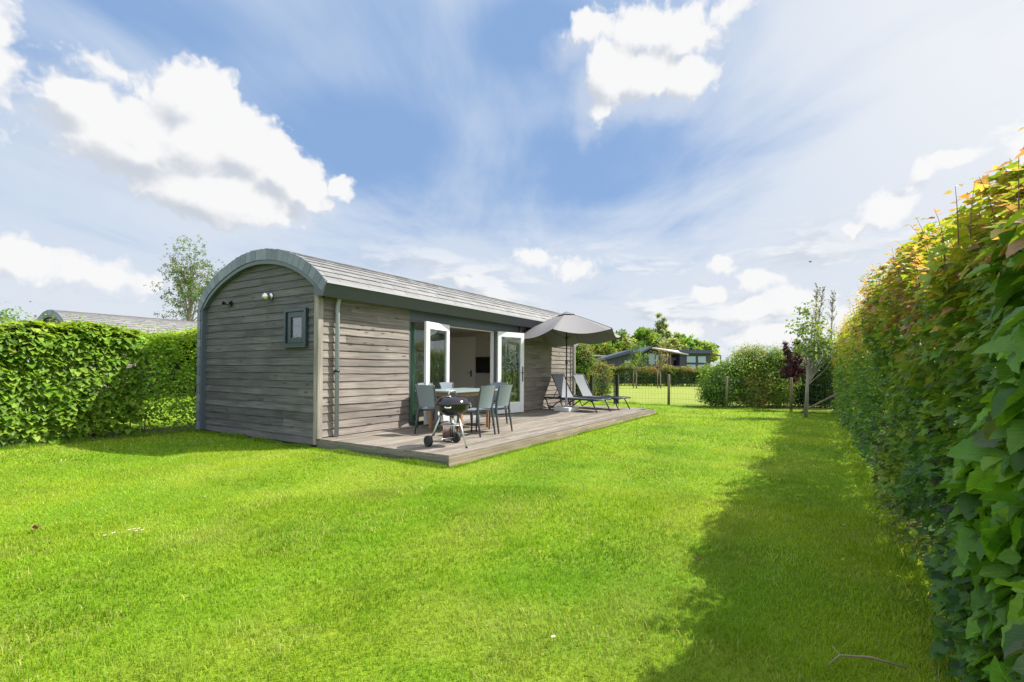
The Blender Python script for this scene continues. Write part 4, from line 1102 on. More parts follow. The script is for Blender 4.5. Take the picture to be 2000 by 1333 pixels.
def left_hedge():
    A, B = (-4.62, 12.0), (-4.62, -9.0)          # walking toward -Y, right-hand side = -X ; garden side is the left
    h = lambda s: 2.09+.06*np.sin(s*.8)+.06*np.sin(s*2.3+1)+.03*np.sin(s*7)
    r = empty('hedge', (-4.62, -1.5, 0), 0, 'long clipped hazel hedge with big sunlit bright green leaves left of the cabin', 'hedge')
    parts = []
    for (ya, yb, dens, size, tpl, sd, dep) in ((12.0, .5, 140, .075, T_SMALL, 1, .1), (.5, -1.0, 1150, .062, T_OVATE, 2, .09), (-1.0, -4.2, 900, .105, T_HAZEL, 3, .09), (-4.2, -9.0, 160, .11, T_OVATE, 4, .1)):
        a, b = (-4.62, ya), (-4.62, yb); n = int(abs(ya-yb)*dens*4.2)
        P, Nn, t, hf = hedge_points(b, a, 1.15, lambda s, yb=yb: h(12-(yb+s)), n, dep, sd, 1.0, .25, .11)
        N2, D = orient(Nn, .95, .38, .55)
        c = palette(len(P), BRIGHT, (4, 4, 3, 2, 1.2), P, .45, sd)*(1.3 if tpl is T_OVATE else 1.0)  # ovate leaves coloured lighter to offset the shade beside the cabin
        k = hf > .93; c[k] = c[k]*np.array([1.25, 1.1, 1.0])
        S = size*(.45+.85*RNG.random(len(P)))
        parts.append((P, N2, D, S, c, tpl))
    sg, P, Nn, D, S, HF = shoots((-4.62, 2), (-4.62, -6), lambda s: 2.10+0*s, 360, .12, .45, 3, (-.5, .5), .075, 18)
    c = palette(len(P), [(.16, .27, .03), (.20, .30, .05), (.22, .20, .06)], (4, 3, 1))
    parts.append((P, Nn, D, S, c, T_OVATE))
    f = leaf_mesh('foliage', parts, LEAF, r)
    f.parent = r; f.location = (4.62, 1.5, 0)
    o = hedge_core('branches', A, B, 1.1, lambda s: 1.95+0*s, r, TWIG, 4); o.location = (4.62, 1.5, 0)
left_hedge()

def right_hedge():
    X0 = 8.12
    h = lambda s: 2.05+.22*np.clip((np.asarray(s)-3.9)/3.5, 0, 1)+.012*np.clip(np.asarray(s)-5, 0, 99)+.06*np.sin(s*.9)+.07*np.sin(s*2.9)+.04*np.sin(s*6.7)       # s measured from Y=-7
    r = empty('hedge', (X0, 4, 0), 0, 'tall mixed hedge on the right, dark green with orange and yellow young tips, sunlight coloured into the top', 'hedge')
    parts = []
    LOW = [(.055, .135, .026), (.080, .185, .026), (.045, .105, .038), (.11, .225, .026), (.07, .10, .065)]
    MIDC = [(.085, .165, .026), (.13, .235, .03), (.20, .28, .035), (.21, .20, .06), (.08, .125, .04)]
    TOPC = [(.26, .34, .035), (.36, .37, .05), (.42, .29, .08), (.38, .22, .13), (.18, .29, .03), (.27, .16, .10)]  # young tip tones plus sunlight through the upper leaves, painted in by height
    for (ya, yb, dens, size, tpl, sd, dep) in ((-7.0, -4.7, 160, .10, T_OVATE, 11, .1), (-4.7, -2.75, 1150, .084, T_HAZEL, 12, .11), (-4.4, -1.3, 1500, .060, T_MAPLE, 13, .12),
                                              (-1.3, 1.5, 1500, .053, T_MAPLE, 14, .11), (1.5, 6, 1150, .056, T_SMALL, 15, .11), (6, 14.6, 640, .075, T_SMALL, 16, .12)):
        n = int(abs(yb-ya)*dens*4.6)
        P, Nn, t, hf = hedge_points((X0, yb), (X0, ya), 1.10, lambda s, yb=yb: h((yb+7)-s), n, dep, sd, 1.0, .2, .20 if yb > 1 else .12)
        if tpl is T_HAZEL:                       # hazel spreads a little farther over the lawn
            k = np.exp(-((P[:, 1]+3.5)/.55)**2)*.10*np.clip(P[:, 2]/.8, .2, 1)*np.clip((2.1-P[:, 2])/.6, 0, 1); P[:, 0] -= k*(P[:, 0] < X0)
        far_ok = (np.sum((P-np.array(CAM))**2, axis=1) > 1.25**2) & ((vnoise(P, 2.6, 91, 2) > .33) | (Nn[:, 2] > .6))
        if tpl is T_HAZEL: far_ok &= P[:, 2]+RNG.normal(0, .1, len(P)) < 1.72
        P, Nn = P[far_ok], Nn[far_ok]
        patch = vnoise(P*np.array([1, 1, .45]), .9, 31, 2)
        N2, D = orient(Nn, .70, .50, .40)
        n = len(P)
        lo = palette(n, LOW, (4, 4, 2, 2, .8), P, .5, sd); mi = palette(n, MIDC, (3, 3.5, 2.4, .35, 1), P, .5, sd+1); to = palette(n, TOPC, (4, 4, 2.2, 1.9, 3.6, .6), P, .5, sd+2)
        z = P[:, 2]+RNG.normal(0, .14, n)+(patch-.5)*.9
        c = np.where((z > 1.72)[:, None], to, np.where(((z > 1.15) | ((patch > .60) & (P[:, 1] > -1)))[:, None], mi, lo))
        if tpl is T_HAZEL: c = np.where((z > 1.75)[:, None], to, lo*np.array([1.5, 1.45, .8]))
        parts.append((P, N2, D, size*(.4+.95*RNG.random(n)), c, tpl))
    allseg = []
    for (ya, yb, cnt, l0, l1, lf, tpl, sd) in ((-4.4, -2.6, 60, .15, .42, .060, T_MAPLE, 24), (-2.6, -1.2, 120, .15, .52, .062, T_MAPLE, 21), (-1.2, 3.0, 330, .15, .58, .062, T_MAPLE, 22), (3, 14.6, 420, .15, .75, .07, T_SMALL, 23)):
        sg, P, Nn, D, S, HF = shoots((X0, yb), (X0, ya), lambda s, yb=yb: h((yb+7)-s), cnt, l0, l1, sd, (-.55, .62), lf, 42, -.25)
        n = len(P); c = palette(n, [(.27, .34, .04), (.40, .30, .08), (.38, .21, .12), (.19, .29, .03), (.31, .36, .05)], (3.4, 2, 1.4, 3.6, 2.6))
        young = HF > .62; c[young] = palette(int(young.sum()), [(.46, .26, .14), (.44, .34, .10), (.32, .36, .07)], (2.4, 3, 3))
        parts.append((P, Nn, D, S, c, tpl)); allseg += sg
    f = leaf_mesh('foliage', parts, LEAF_NEAR, r, smooth=True); f.location = (-X0, -4, 0)
    o = hedge_core('branches', (X0, 14.6), (X0, -7), 1.05, lambda s: 2.1+0*s, r, m_plain('red_twig', (.17, .085, .055), .6), 14, extra=allseg); o.location = (-X0, -4, 0)
right_hedge()

# ================================================================== TREES AND SHRUBS
def tree(name, loc, label, cat, H, trunk_r, blobs, n, size, cols, wts, tpl=T_TUFT, material=None, group=None, clump=.35, seed=1, bark=None, trunk_top=.75, lean=(0, 0), nclump=None, up=.5, limbs=True, trunk=True):
    """blobs: crown ellipsoids (x, y, z, rx, ry, rz) relative to loc"""
    rng = np.random.default_rng(seed); rg = random.Random(seed)
    r = empty(name, loc, 0, label, cat, group)
    vol = np.array([b[3]*b[4]*b[5] for b in blobs])**(2/3); vol /= vol.sum(); nc = nclump or max(24, n//38)
    C = []
    for i in range(nc):
        b = blobs[rng.choice(len(blobs), p=vol)]; d = unit(rng.normal(0, 1, (1, 3)))[0]; k = rng.random()**.42
        C.append(np.array(b[:3])+d*k*np.array(b[3:])*(1+.12*rng.normal()))
    C = np.array(C)
    rr = np.mean([b[3] for b in blobs])*clump*(.5+.9*rng.random(nc))
    idx = rng.integers(0, nc, n); off = np.clip(rng.normal(0, .5, (n, 3)), -1.05, 1.05); P = C[idx]+off*rr[idx][:, None]*np.array([1, 1, .72])
    k = P[:, 2] > .03; P = P[k]; off = off[k]; idx = idx[k]; n = len(P)
    cen = np.mean([b[:3] for b in blobs], axis=0); Nn = unit(unit(P-cen)*.5+unit(off)*.6)
    N2 = unit(Nn+np.array([0, 0, up])+rng.normal(0, .5, (n, 3))); D = unit(Nn+rng.normal(0, .7, (n, 3)))
    base = palette(nc, cols, wts, C, .3, seed, .16)[idx]*(1+.3*(rng.random((n, 1))-.5))
    leaf_mesh('crown', [(P, N2, D, size*(.6+.7*rng.random(n)), base, tpl)], material or LEAF_FAR, r)
    if trunk:
        mb = MB(); tt = H*trunk_top; pts = [(lean[0]*f*tt+.02*H*math.sin(f*5+seed)*f*.5, lean[1]*f*tt, tt*f) for f in (0, .08, .25, .5, .75, 1)]
        mb.tube(pts, [trunk_r*k for k in (1.25, 1.0, .85, .65, .42, .15)], 10)
        if limbs:
            for i in rng.choice(nc, min(nc, 34), replace=False):
                c = C[i]; f = min(.92, max(.22, (c[2]/tt)*rg.uniform(.45, .8))); p0 = np.array([lean[0]*f*tt, lean[1]*f*tt, tt*f]); md = (p0+c)/2+np.array([0, 0, -.04*H*rg.random()]); rad0 = trunk_r*.34*(1.1-f)
                mb.tube([p0, md, c], [rad0, rad0*.6, rad0*.15], 6, cap=False)
        mb.build('trunk', bark or BARK, r)
    return r
GREENS = [(.060, .125, .025), (.085, .17, .028), (.11, .20, .035), (.045, .095, .028)]
YG = [(.13, .22, .03), (.17, .24, .04), (.09, .17, .028), (.24, .19, .05)]
# slim airy trees beyond the left hedge
p = atdist(368, 640, 34); tree('birch_tree', (p.x, p.y, 0), 'tall airy tree with slender bare lower trunk rising behind the neighbouring slate roof', 'tree', 9.6, .20,
     [(.35, .0, 8.6, 1.5, 1.4, 1.6), (-.3, 0, 7.2, 1.9, 1.6, 1.5), (-.9, 0, 5.6, 1.4, 1.3, 1.1), (1.2, .4, 6.8, 1.3, 1.2, 1.4)], 1500, .14, [(.085, .14, .05), (.12, .175, .06), (.16, .15, .05)], (3, 3, 1), T_TUFT, clump=.42, seed=4, trunk_top=.92, nclump=120, lean=(.03, 0))
p = atdist(440, 560, 36); tree('birch_tree', (p.x, p.y, 0), 'thin leafy treetop just showing over the left curve of the cabin roof', 'tree', 8.8, .16,
     [(0, 0, 7.4, 1.3, 1.2, 1.6), (-.3, 0, 5.6, 1.4, 1.3, 1.3)], 1100, .15, [(.085, .14, .05), (.13, .18, .06)], (3, 2), T_TUFT, clump=.42, seed=5, trunk_top=.85, nclump=70)
p = atdist(12, 640, 13.0); tree('round_tree', (p.x, p.y, 0), 'leafy green tree crown at the far left edge above the hedge', 'tree', 3.1, .08,
     [(0, 0, 2.1, .75, .7, .75), (-.7, 0, 1.9, .8, .7, .7)], 3600, .07, [(.07, .16, .03), (.10, .21, .035), (.05, .11, .03)], (3, 3, 1.5), T_SMALL, LEAF, clump=.4, seed=6)

# ---- shrub border at the garden's far end
def shrub(name, px, py, D, label, cat, blobs, n, size, cols, wts, seed, tpl=T_SMALL, mt=None, clump=.46, r=.016, nclump=None):
    b0 = blobs[0]; blobs = list(blobs)+([] if name == 'purple_shrub' else [(b0[0], b0[1], .42, b0[3]*.95, b0[4]*.9, .40)]); n = int(n*1.9)
    aw = .8 if D < 18 else 0.; p = atdist(px, py, D+aw); blobs = [(q[0]+math.sin(YAW)*aw, q[1]-math.cos(YAW)*aw)+tuple(q[2:]) for q in blobs]
    return tree(name, (p.x, p.y, 0), label, cat, max(b[2]+b[5] for b in blobs), r, blobs, n, size, cols, wts, tpl, mt or LEAF, clump=clump, seed=seed, trunk_top=.7, nclump=nclump)
YGO = [(.14, .25, .035), (.21, .31, .04), (.28, .31, .05), (.10, .19, .035), (.32, .25, .07)]
Yv = np.array([math.cos(YAW), math.sin(YAW)])       # to the right in the picture
def rb(u, w, z, ru, rw, rz):                        # crown blob given as right / away offsets
    return (u*Yv[0]-w*Yv[1], u*Yv[1]+w*Yv[0], z, ru, rw, rz)
shrub('hazel_shrub', 1412, 800, 16.9, 'rounded green shrub at the left end of the shrub border beside a fence post', 'shrub', [rb(-.1, .9, .85, .62, .6, .75), rb(.3, 1.0, 1.2, .6, .6, .55)], 8500, .062, [(.10, .20, .03), (.14, .26, .035), (.19, .31, .04), (.07, .14, .025)], (3, 3, 2, 2), 31)
shrub('hazel_shrub', 1468, 802, 17.0, 'tallest rounded shrub of the border with yellow green tips', 'shrub', [rb(0, .9, 1.15, .75, .7, .95), rb(.1, 1.0, 1.75, .6, .6, .45)], 11000, .062, YGO, (3, 3, 2, 2, 1.4), 32)
shrub('hazel_shrub', 1517, 803, 16.8, 'olive shrub between the tallest rounded shrub and the purple leaved one', 'shrub', [rb(0, .9, 1.1, .62, .6, .9), rb(0, .9, 1.75, .45, .5, .42)], 8500, .06, YGO, (3, 2, 1, 3, .8), 33)
shrub('purple_shrub', 1546, 805, 15.6, 'dark purple leaved shrub behind the grey sapling trunk', 'shrub', [rb(-.12, .7, 1.4, .30, .35, .55), rb(.18, .7, 1.65, .26, .3, .55), rb(-.24, .7, 2.05, .13, .13, .34), rb(.16, .7, 2.15, .13, .13, .30)], 3400, .055, [(.075, .022, .035), (.12, .03, .045), (.045, .018, .025), (.055, .07, .03)], (3, 2, 3, 1), 34)
shrub('dark_shrub', 1560, 805, 17.4, 'dark green shrub low behind the purple leaves', 'shrub', [rb(0, .8, 1.0, .85, .6, .9)], 8500, .06, [(.03, .075, .018), (.045, .10, .02), (.06, .125, .025)], (3, 3, 1), 35)
shrub('dark_shrub', 1612, 806, 16.9, 'dark shrub between the sapling trunk and the right hedge, sunlit grass under it', 'shrub', [rb(0, .8, 1.25, .8, .6, .75), rb(.4, .6, 1.7, .6, .5, .45)], 8500, .06, [(.035, .085, .018), (.05, .115, .02), (.10, .17, .03)], (3, 3, 1), 36)
# sapling with pale green leaves
def sapling():
    g = ground(1574, 817); r = tree('sapling_tree', (g.x, g.y, 0), 'young tree with thick grey trunk and pale green crown at the lawn end', 'tree', 3.3, .047,
        [rb(.05, 0, 2.7, .42, .4, .5), rb(.62, .1, 2.15, .55, .5, .42), rb(.15, 0, 1.95, .4, .35, .3)], 1250, .085, [(.17, .25, .07), (.22, .29, .10), (.12, .20, .05)], (3, 2, 2), T_OVATE, LEAF, clump=.5, seed=41, trunk_top=.94, nclump=60, bark=m_wood('grey_bark', 'z', (.20, .18, .15), (.42, .39, .34), knots=False), lean=(.05, .02))
    b = MB(); b.tube([(-.02, -.05, 0), (.05, -.02, 1.5)], [.036, .032], 10); b.build('stake', m_wood('grey_stake', 'z', (.16, .145, .12), (.34, .31, .27), knots=False), r)
    b = MB(); a = ground(1563, 808); c = atdist(1634, 770, 15.0)
    b.tube([(a.x, a.y, .02), tuple(c)], [.035, .03], 8); tag(b.build('prop_pole', POSTW), 'slanting grey wooden pole between the sapling trunk and the right hedge', 'pole')
sapling()
def poplar(px, pyb, pyt, D, lab, seed, bend):
    p = atdist(px, pyb, D); t = atdist(px+bend, pyt, D); rng = np.random.default_rng(seed)
    r = empty('poplar_tree', (p.x, p.y, 0), 0, lab, 'tree', 'thin bare poplar tops over the shrubs')
    H = t.z; dx, dy = t.x-p.x, t.y-p.y; b = MB(); pts = [(dx*f*f, dy*f*f, H*f) for f in (0, .3, .6, .8, 1)]; b.tube(pts, [.06, .05, .035, .02, .006], 6)
    P, D_ = [], []
    for i in range(70):
        f = .55+.45*rng.random(); o = np.array([dx*f*f, dy*f*f, H*f]); a = rng.random()*6.28; l = .12+.30*(1.05-f)*2*rng.random(); d = np.array([math.cos(a)*l, math.sin(a)*l, l*1.8])
        b.tube([o, o+d], [.009, .003], 4, cap=False)
        for k in range(3): P.append(o+d*rng.random()); D_.append(rng.normal(0, 1, 3))
    b.build('trunk', BARK, r)
    P = np.array(P); n = len(P); leaf_mesh('crown', [(P, rng.normal(0, 1, (n, 3)), np.array(D_), .07*(.6+.6*rng.random(n)), palette(n, [(.10, .12, .05), (.13, .14, .07)], (1, 1)), T_OVATE)], LEAF_FAR, r)
poplar(1589, 740, 560, 26, 'thin nearly bare poplar top, leftmost of the three above the sapling crown', 1, 8)
poplar(1590, 740, 566, 27, 'thin nearly bare poplar top leaning right, the middle one above the sapling crown', 2, 18)
poplar(1622, 740, 574, 27, 'thin nearly bare poplar top standing nearest the right hedge', 3, 5)
# ---- end of garden fence
def fence():
    r = empty('wire_fence', (2.2, 13.9, 0), 0, 'fine wire mesh fence across the far end of the lawn', 'fence')
    pts = [ground(1155, 786), ground(1205, 790), ground(1306, 791.5), ground(1419, 799), ground(1545, 805), ground(1660, 811)]
    b = MB()
    for i in range(len(pts)-1):
        a, c = pts[i]-Vector((2.2, 13.9, 0)), pts[i+1]-Vector((2.2, 13.9, 0)); L = (c-a).length; rw = .0035 if i == 0 else .0018; st = .055 if i == 0 else .12
        for z in ([.05+.2*k for k in range(6)] if i == 0 else (.08, .25, .45, .68, .92, 1.08)): b.tube([(a.x, a.y, z), (c.x, c.y, z)], rw*1.15, 4, cap=False)
        for k in range(int(L/st)):
            q = a.lerp(c, k*st/L); b.tube([(q.x, q.y, .03), (q.x, q.y, 1.08)], rw, 4, cap=False)
    b.build('wire_mesh', ANTH, r)
    for k, (i, w_, h_, lab, m_) in enumerate(((2, .05, 1.18, 'brown wooden fence post alone on the lawn edge with open meadow behind', POSTW), (3, .045, 1.14, 'weathered fence post in front of the rounded green shrub', POSTW), (4, .045, 1.12, 'weathered fence post in front of the purple leaved shrub', POSTW))):
        p = pts[i]; b = MB(); b.tube([(0, 0, 0), (.005, 0, h_-.02), (.005, 0, h_)], [w_, w_*.95, w_*.7], 10)
        o = b.build('fence_post', m_, None, (p.x, p.y, 0)); tag(o, lab, 'post', 'wooden posts of the wire fence')
    p = pts[1]; b = MB(); b.box((-.06, -.06, 0), (.06, .06, 1.16), bev=.006); o = b.build('gate_post', BLACK, None, (p.x, p.y, 0)); tag(o, 'thick black metal gate post beyond the foot of the far lounger', 'post')
    b = MB(); b.box((-.14, -.01, 0), (-.10, .03, 1.10)); b.tube([(-.12, .01, 1.06), (-.30, .01, 1.06)], .012, 6); b.build('gate_stile', BLACK, o)
    p = pts[0]; b = MB(); b.box((-.05, -.05, 0), (.05, .05, 1.12), bev=.005); o = b.build('gate_post', BLACK, None, (p.x, p.y, 0)); tag(o, 'slim black post against the tall shrub, left end of the mesh panel', 'post')
fence()
# ---- tall shrubs just past the cabin's end and the far hedge
def far_shrub(px, D, lab, cat, blobs, n, size, cols, wts, seed, name='tall_shrub'):
    return shrub(name, px, 780, D, lab, cat, blobs, n, size, cols, wts, seed, T_SMALL, LEAF_FAR)
MIX = [(.12, .20, .035), (.13, .20, .035), (.20, .19, .05), (.055, .11, .025), (.24, .15, .06)]
far_shrub(1137, 22, 'tall shrub with orange tips right against the far corner of the cabin', 'shrub', [rb(0, 0, 1.3, .55, .6, 1.2), rb(-.1, 0, 2.0, .5, .5, .6)], 7000, .08, MIX, (3, 3, 1.5, 3, 1), 51)
far_shrub(1165, 25, 'green and copper shrub between the cabin corner and the far hedge', 'shrub', [rb(0, 0, .9, .8, .7, .85), rb(.1, .2, 1.3, .6, .5, .45)], 6500, .085, MIX, (2, 2, 2, 3, 1.2), 52)
def far_hedge():
    A, B = ground(1120, 752), ground(1475, 757); A = Vector((A.x, A.y)); B = Vector((B.x, B.y))
    r = empty('hedge', ((A.x+B.x)/2, (A.y+B.y)/2, 0), 0, 'long low green and copper hedge across the meadow in front of the dark holiday houses', 'hedge'); M = Vector(((A.x+B.x)/2, (A.y+B.y)/2, 0))
    L = (B-A).length; h = lambda s: 1.62+.16*np.sin(s*.55+.5)+.13*np.sin(s*1.7)+.08*np.sin(s*4.1)
    P, Nn, t, hf = hedge_points(A, B, 1.3, h, 34000, .16, 61, 1, .2, .30); N2, D = orient(Nn, .6, .5, .3); n = len(P)
    c = palette(n, [(.05, .11, .024), (.08, .155, .03), (.12, .17, .035), (.13, .09, .045)], (3, 3, 1.4, 1), P, .5, 3)
    tp = palette(n, MIX, (1, 2, 3, 1, 2.4), P*.6, .6, 8); k = (hf+RNG.normal(0, .1, n)) > .8; c[k] = tp[k]
    f = leaf_mesh('foliage', [(P, N2, D, .12*(.6+.7*RNG.random(n)), c, T_SMALL)], LEAF_FAR, r); f.location = -M
    o = hedge_core('branches', A, B, 1.2, lambda s: 1.4+0*s, r, TWIG, 6, n=90); o.location = -M
far_hedge()
def stake_tree(px, pyb, lab, blobs, n, cols, seed, h):
    g = ground(px, pyb); r = tree('sapling_tree', (g.x, g.y, 0), lab, 'tree', h, .04, blobs, n, .11, cols, [1]*len(cols), T_SMALL, LEAF_FAR, clump=.55, seed=seed, trunk_top=.9, nclump=26, group='young staked trees on the meadow')
    b = MB(); b.tube([(-.22, 0, 0), (-.22, 0, 1.35)], .035, 7); b.build('stake', POSTW, r)
stake_tree(1243, 759, 'young staked tree with full light green crown in front of the dark gabled house', [rb(-.1, 0, 2.6, .55, .5, .8), rb(.3, 0, 2.1, .8, .5, .45), rb(-.05, 0, 3.3, .25, .25, .4)], 900, [(.15, .23, .05), (.11, .19, .04), (.10, .17, .07)], 71, 3.7)
stake_tree(1290, 759, 'thin staked tree on the meadow with an orange leaf tuft and bare twigs above', [rb(.1, 0, 1.75, .45, .3, .12), rb(0, 0, 2.6, .5, .4, .8)], 260, [(.26, .20, .06), (.17, .20, .06)], 72, 3.6)
# ---- dark holiday houses
HOUSE = m_plain('dark_cladding', (.045, .052, .07), .7, var=.12); ROOFB = m_plain('blue_grey_roofing', (.045, .062, .095), .5, var=.08)
ROOFP = m_plain('pale_roofing', (.50, .47, .43), .6, var=.08); WIN = m_plain('pale_window', (.26, .36, .38), .15, var=.08); REVEAL = m_plain('brown_cladding', (.16, .12, .105), .7, var=.1)
def frame_at(px, D):
    p = atdist(px, 718, D); return (p.x, p.y, 0), YAW
def houses():
    # local axes: x to the right in the picture, y away
    k = 50/FPX
    loc, rz = frame_at(1212, 50)
    r = empty('holiday_house', loc, rz, 'low dark house with one blue grey roof slope rising to the right', 'house')
    def prism(b, pts, y0, y1):
        n = len(pts); b.quad([(x, y0, z) for x, z in pts]); b.quad([(x, y1, z) for x, z in pts][::-1])
        for i in range(n): x0, z0 = pts[i]; x1, z1 = pts[(i+1) % n]; b.quad([(x0, y0, z0), (x0, y1, z0), (x1, y1, z1), (x1, y0, z1)])
    b = MB(); prism(b, [(-1.45, 0), (1.05, 0), (1.05, 2.75), (-1.45, 2.25)], 0, 5); b.build('wall', HOUSE, r)
    b = MB(); prism(b, [(-1.75, 2.12), (1.15, 2.82), (1.15, 3.12), (-1.75, 2.34)], -.6, 5.3); b.build('roof', ROOFB, r)
    b = MB(); b.box((.40, -.05, .3), (1.02, -.003, 2.1)); b.build('window', WIN, r)
    b = MB(); 
    for x in (.40, .70, 1.0): b.box((x-.03, -.09, .3), (x+.03, -.051, 2.15))
    b.build('window_frame', ROOFB, r)
    loc, rz = frame_at(1170, 58); r = empty('holiday_house', loc, rz, 'pale flat roof edge of a low house at the left, just over the copper hedge', 'house')
    b = MB(); b.box((-1.6, 0, 0), (2.2, 4, 2.55)); b.build('wall', HOUSE, r); b = MB(); prism(b, [(-1.9, 2.74), (2.4, 2.56), (2.4, 2.70), (-1.9, 2.88)], -.4, 4.3); b.build('roof', ROOFP, r)
    loc, rz = frame_at(1285, 50)
    r = empty('holiday_house', loc, rz, 'dark gabled house with glazed gable, wooden terrace rail and pale roof slope running right', 'house')
    b = MB(); prism(b, [(-1.55, 0), (.1, 0), (.1, 2.55), (-.75, 3.15), (-1.55, 2.75)], 0, 5); b.box((.1, 1.2, 0), (3.1, 5, 2.45)); b.build('wall', HOUSE, r)
    b = MB(); b.quad([(-.85, -.9, 3.30), (3.05, -.3, 2.72), (3.05, .0, 2.92), (-.75, 3.2, 3.42)]); b.quad([(-.85, -.9, 3.20), (3.05, -.3, 2.62), (3.05, -.3, 2.72), (-.85, -.9, 3.30)]); b.quad([(-.85, -.9, 3.20), (-.85, 3.2, 3.2), (3.05, 3.2, 2.62), (3.05, -.3, 2.62)]); b.build('roof', ROOFP, r)
    b = MB(); prism(b, [(-1.75, 2.80), (-.86, 3.24), (-.86, 3.42), (-1.75, 2.96)], -.9, 5.2); b.build('roof', ROOFB, r)
    b = MB(); b.box((-.95, -.05, 1.75), (-.35, -.003, 2.75)); b.build('window', WIN, r); b = MB(); b.box((-.25, -.05, 1.75), (.05, -.003, 2.6)); b.build('window', WIN, r)
    b = MB(); b.box((.5, 1.14, 1.3), (2.9, 1.19, 2.45)); b.build('porch_wall', REVEAL, r); b = MB(); b.box((1.95, 1.08, 1.5), (2.9, 1.13, 2.15)); b.build('window', SCREEN, r)
    b = MB(); b.box((-1.5, -1.0, 1.55), (3.1, -.95, 1.62)); b.box((-1.5, -1.0, 1.0), (3.1, -.9, 1.06))
    for i in range(20): x = -1.45+i*.235; b.box((x, -.99, 1.06), (x+.04, -.96, 1.55))
    for x in (.30, .62, .95): b.box((x, -.95, 1.0), (x+.09, -.86, 2.75))
    b.build('terrace_rail', REVEAL, r)
    b = MB(); b.box((-1.5, -.9, 0), (3.1, 0, .99)); b.build('terrace', HOUSE, r)
    loc, rz = frame_at(1357, 50)
    r = empty('holiday_house', loc, rz, 'dark boxy house with flat roof and two pale square windows, rightmost of the far houses', 'house')
    b = MB(); b.box((-1.55, 0, 0), (1.6, 5, 2.78)); b.build('wall', HOUSE, r)
    b = MB(); b.box((-1.66, -.35, 2.78), (1.68, 5.2, 3.10)); b.build('roof', ROOFB, r)
    for x0, x1 in ((-.85, .05), (.32, 1.10)):
        for z0, z1 in ((1.95, 2.52), (1.0, 1.75)):
            b = MB(); b.box((x0-.05, -.05, z0-.05), (x1+.05, -.003, z1+.05)); f = b.build('window_frame', ROOFB, r); b = MB(); b.box((x0, -.07, z0), (x1, -.051, z1)); b.build('pane', WIN, f)
    b = MB(); prism(b, [(1.70, 2.75), (2.6, 2.55), (2.6, 2.63), (1.70, 2.85)], -.3, 4.9); b.box((2.5, -.3, 0), (2.6, -.2, 2.55)); b.build('carport', REVEAL, r)
houses()
for o_ in list(COL.objects):
    if o_.name.startswith('holiday_house'): o_.scale = (1, 1, 1.12)
# ---- trees behind the houses
def bt(px, D, lab, blobs, n, cols, seed, H, name='leafy_tree', size=.42, clump=.38):
    p = atdist(px, 718, D); tree(name, (p.x, p.y, 0), lab, 'tree', H, .22, [rb(*q) for q in blobs], n, size, cols, [3, 3, 2, 1.4][:len(cols)], T_TUFT, LEAF_FAR, clump=clump, seed=seed, group='trees behind the holiday houses', trunk_top=.7)
G1 = [(.15, .26, .05), (.20, .31, .055), (.24, .34, .065), (.11, .20, .045)]; G2 = [(.16, .25, .04), (.20, .29, .05), (.25, .25, .06), (.12, .20, .035)]; G3 = [(.20, .27, .11), (.24, .30, .13), (.17, .23, .09), (.26, .28, .13)]
bt(1198, 62, 'bushy bright green tree behind the parasol rim', [(-1.5, 0, 3.6, 2.4, 1.8, 1.7), (.8, 0, 4.3, 1.8, 1.6, 1.5)], 2600, G2, 81, 5.6)
bt(1235, 64, 'small yellow green tree in the gap left of the gabled house', [(0, 0, 2.9, 1.8, 1.5, 1.3), (-2, 0, 2.7, 1.2, 1.2, 1.0)], 1700, G2, 82, 4.2)
bt(1262, 66, 'dense mid green tree behind the glazed gable', [(0, 0, 4.7, 2.0, 1.8, 1.9), (-.6, 0, 6.0, 1.1, 1.1, 1.1), (1.5, 0, 4.0, 1.6, 1.6, 1.8)], 3200, G1, 83, 7.0)
bt(1288, 70, 'tall narrow grey green poplar rising highest behind the houses', [(0, 0, 6.3, .85, .85, 2.6), (-1.35, 0, 5.4, .45, .45, 1.9), (.8, 0, 5.6, .7, .7, 1.6)], 3600, G3, 84, 9.0, 'poplar_tree', .26, .62)
bt(1300, 64, 'pale feathery tree behind the pale roof', [(0, 0, 3.9, 2.0, 1.6, 1.5)], 1900, G3, 85, 5.4)
bt(1325, 68, 'rounded green tree behind the left end of the flat roof', [(0, 0, 4.6, 1.4, 1.4, 1.6), (.6, 0, 5.4, .8, .8, .6)], 2300, G1, 86, 6.2)
bt(1364, 66, 'broad bright green tree spreading above the flat roofed house', [(-.8, 0, 3.9, 1.9, 1.7, 1.5), (1.0, 0, 3.8, 1.5, 1.6, 1.2)], 3000, G2[:2]+G1[:2], 87, 5.2)

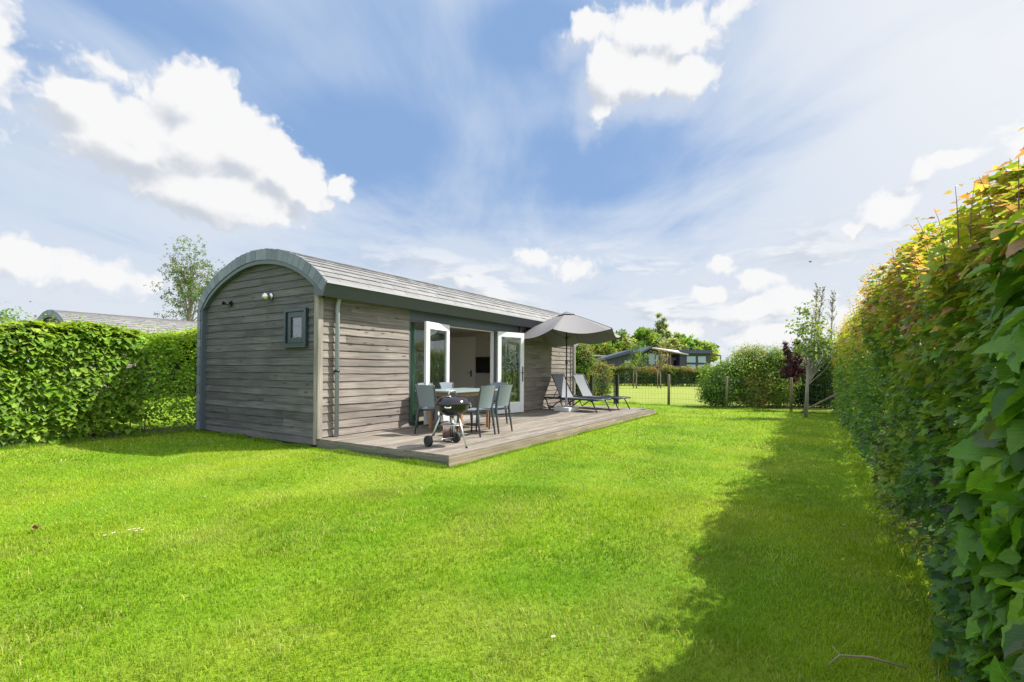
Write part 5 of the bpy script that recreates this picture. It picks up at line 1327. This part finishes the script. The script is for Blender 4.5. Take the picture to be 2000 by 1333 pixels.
# ================================================================== SMALL THINGS ON THE LAWN
def daisy_proto():
    r = empty('daisy', (0, 0, 0))
    b = MB(); n = 11
    for k in range(n):
        a = 2*math.pi*k/n; c, s = math.cos(a), math.sin(a); b.quad([(c*.003, s*.003, .045), (c*.008-s*.003, s*.008+c*.003, .048), (c*.014, s*.014, .046), (c*.008+s*.003, s*.008-c*.003, .048)])
    b.build('petals', PLAST, r); b = MB(); b.lathe([(.004, .045), (.003, .049), (0, .050)], 8); b.build('flower_centre', m_plain('yolk', (.6, .4, .03), .6), r)
    b = MB(); b.tube([(0, 0, 0), (.002, 0, .045)], .0012, 5); b.build('stalk', m_plain('stalk_green', (.08, .16, .03), .6), r); return r
dz = daisy_proto()
for i, (px, py) in enumerate([(252, 1047), (262, 1045), (266, 1049), (271, 1044), (278, 1047), (222, 1053), (205, 1058), (402, 979), (242, 863), (258, 864), (212, 862), (1081, 1263), (1648, 1036)]):
    d = dz if i == 0 else copy_tree(dz); g = ground(px, py); d.location = (g.x, g.y, .002); d.rotation_euler = (0, 0, i*1.3); d.scale = (.9, .9, 1)
    lab = ('tiny white daisy in the small cluster on the left part of the lawn' if i < 7 else 'single tiny white daisy in the sunlit lawn below the gable shadow' if i == 7 else
           'tiny white daisy in the gable shadow near the left hedge' if i < 11 else 'single tiny white daisy at the lower middle of the lawn' if i == 11 else 'single tiny white daisy in the shade beside the right hedge')
    tag(d, lab, 'flower', 'daisies in the lawn' if i < 7 else 'daisies in the gable shadow' if 8 <= i < 11 else 'lone daisies')
def fallen_leaf():
    g = ground(70, 1042); b = MB()
    for k in range(3):
        a = k*2.1; c, s = math.cos(a), math.sin(a); R3 = Matrix.Translation((0, 0, .028+.006*k)) @ Matrix.Rotation(a, 4, 'Z') @ Matrix.Rotation(.7, 4, 'X')
        b.quad([R3 @ Vector(p) for p in ((0, 0, 0), (.022, .02, .006), (.026, .05, .0), (0, .07, .012), (-.026, .05, .0), (-.022, .02, .006))])
    o = b.build('fallen_leaf', m_plain('dead_leaf', (.22, .11, .05), .7, var=.3, scale=40), None, (g.x, g.y, 0)); o.scale = (.7, .7, .8); tag(o, 'curled brown dead leaf on the sunny lawn at the left', 'leaf')
    g = ground(1365, 1101); o2 = o.copy(); COL.objects.link(o2); o2.location = (g.x, g.y, 0); o2.scale = (.38, .38, .5); tag(o2, 'orange brown fallen leaf at the edge of the hedge shadow', 'leaf')
fallen_leaf()
def twig():
    a, c = ground(1612, 1312), ground(1772, 1318); m1, m2 = ground(1640, 1300), ground(1700, 1304); b = MB()
    b.tube([(a.x, a.y, .02), (m1.x, m1.y, .045), (m2.x, m2.y, .045), (c.x, c.y, .03)], [.0015, .004, .0055, .004], 7); b.tube([(m1.x, m1.y, .045), (m1.x-.03, m1.y+.05, .06)], [.003, .001], 5)
    tag(b.build('twig', m_plain('dry_twig', (.30, .23, .16), .8)), 'thin dry twig lying on the shaded grass at the bottom right', 'twig')
twig()
def bird():
    p = atdist(1583, 512, 45); b = MB(); b.lathe([(0, -.14), (.035, -.09), (.05, 0), (.03, .09), (0, .13)], 10, Matrix.Rotation(rad(90), 4, 'X'))
    for s in (-1, 1): b.quad([(s*.03, -.05, .02), (s*.16, -.02, .09), (s*.27, .05, .04), (s*.15, .06, .07), (s*.03, .06, .02)])
    o = b.build('bird', BLACK, None, tuple(p), (0, 0, YAW+.4)); tag(o, 'small dark bird flying far off in front of the right hand clouds', 'bird')
bird()
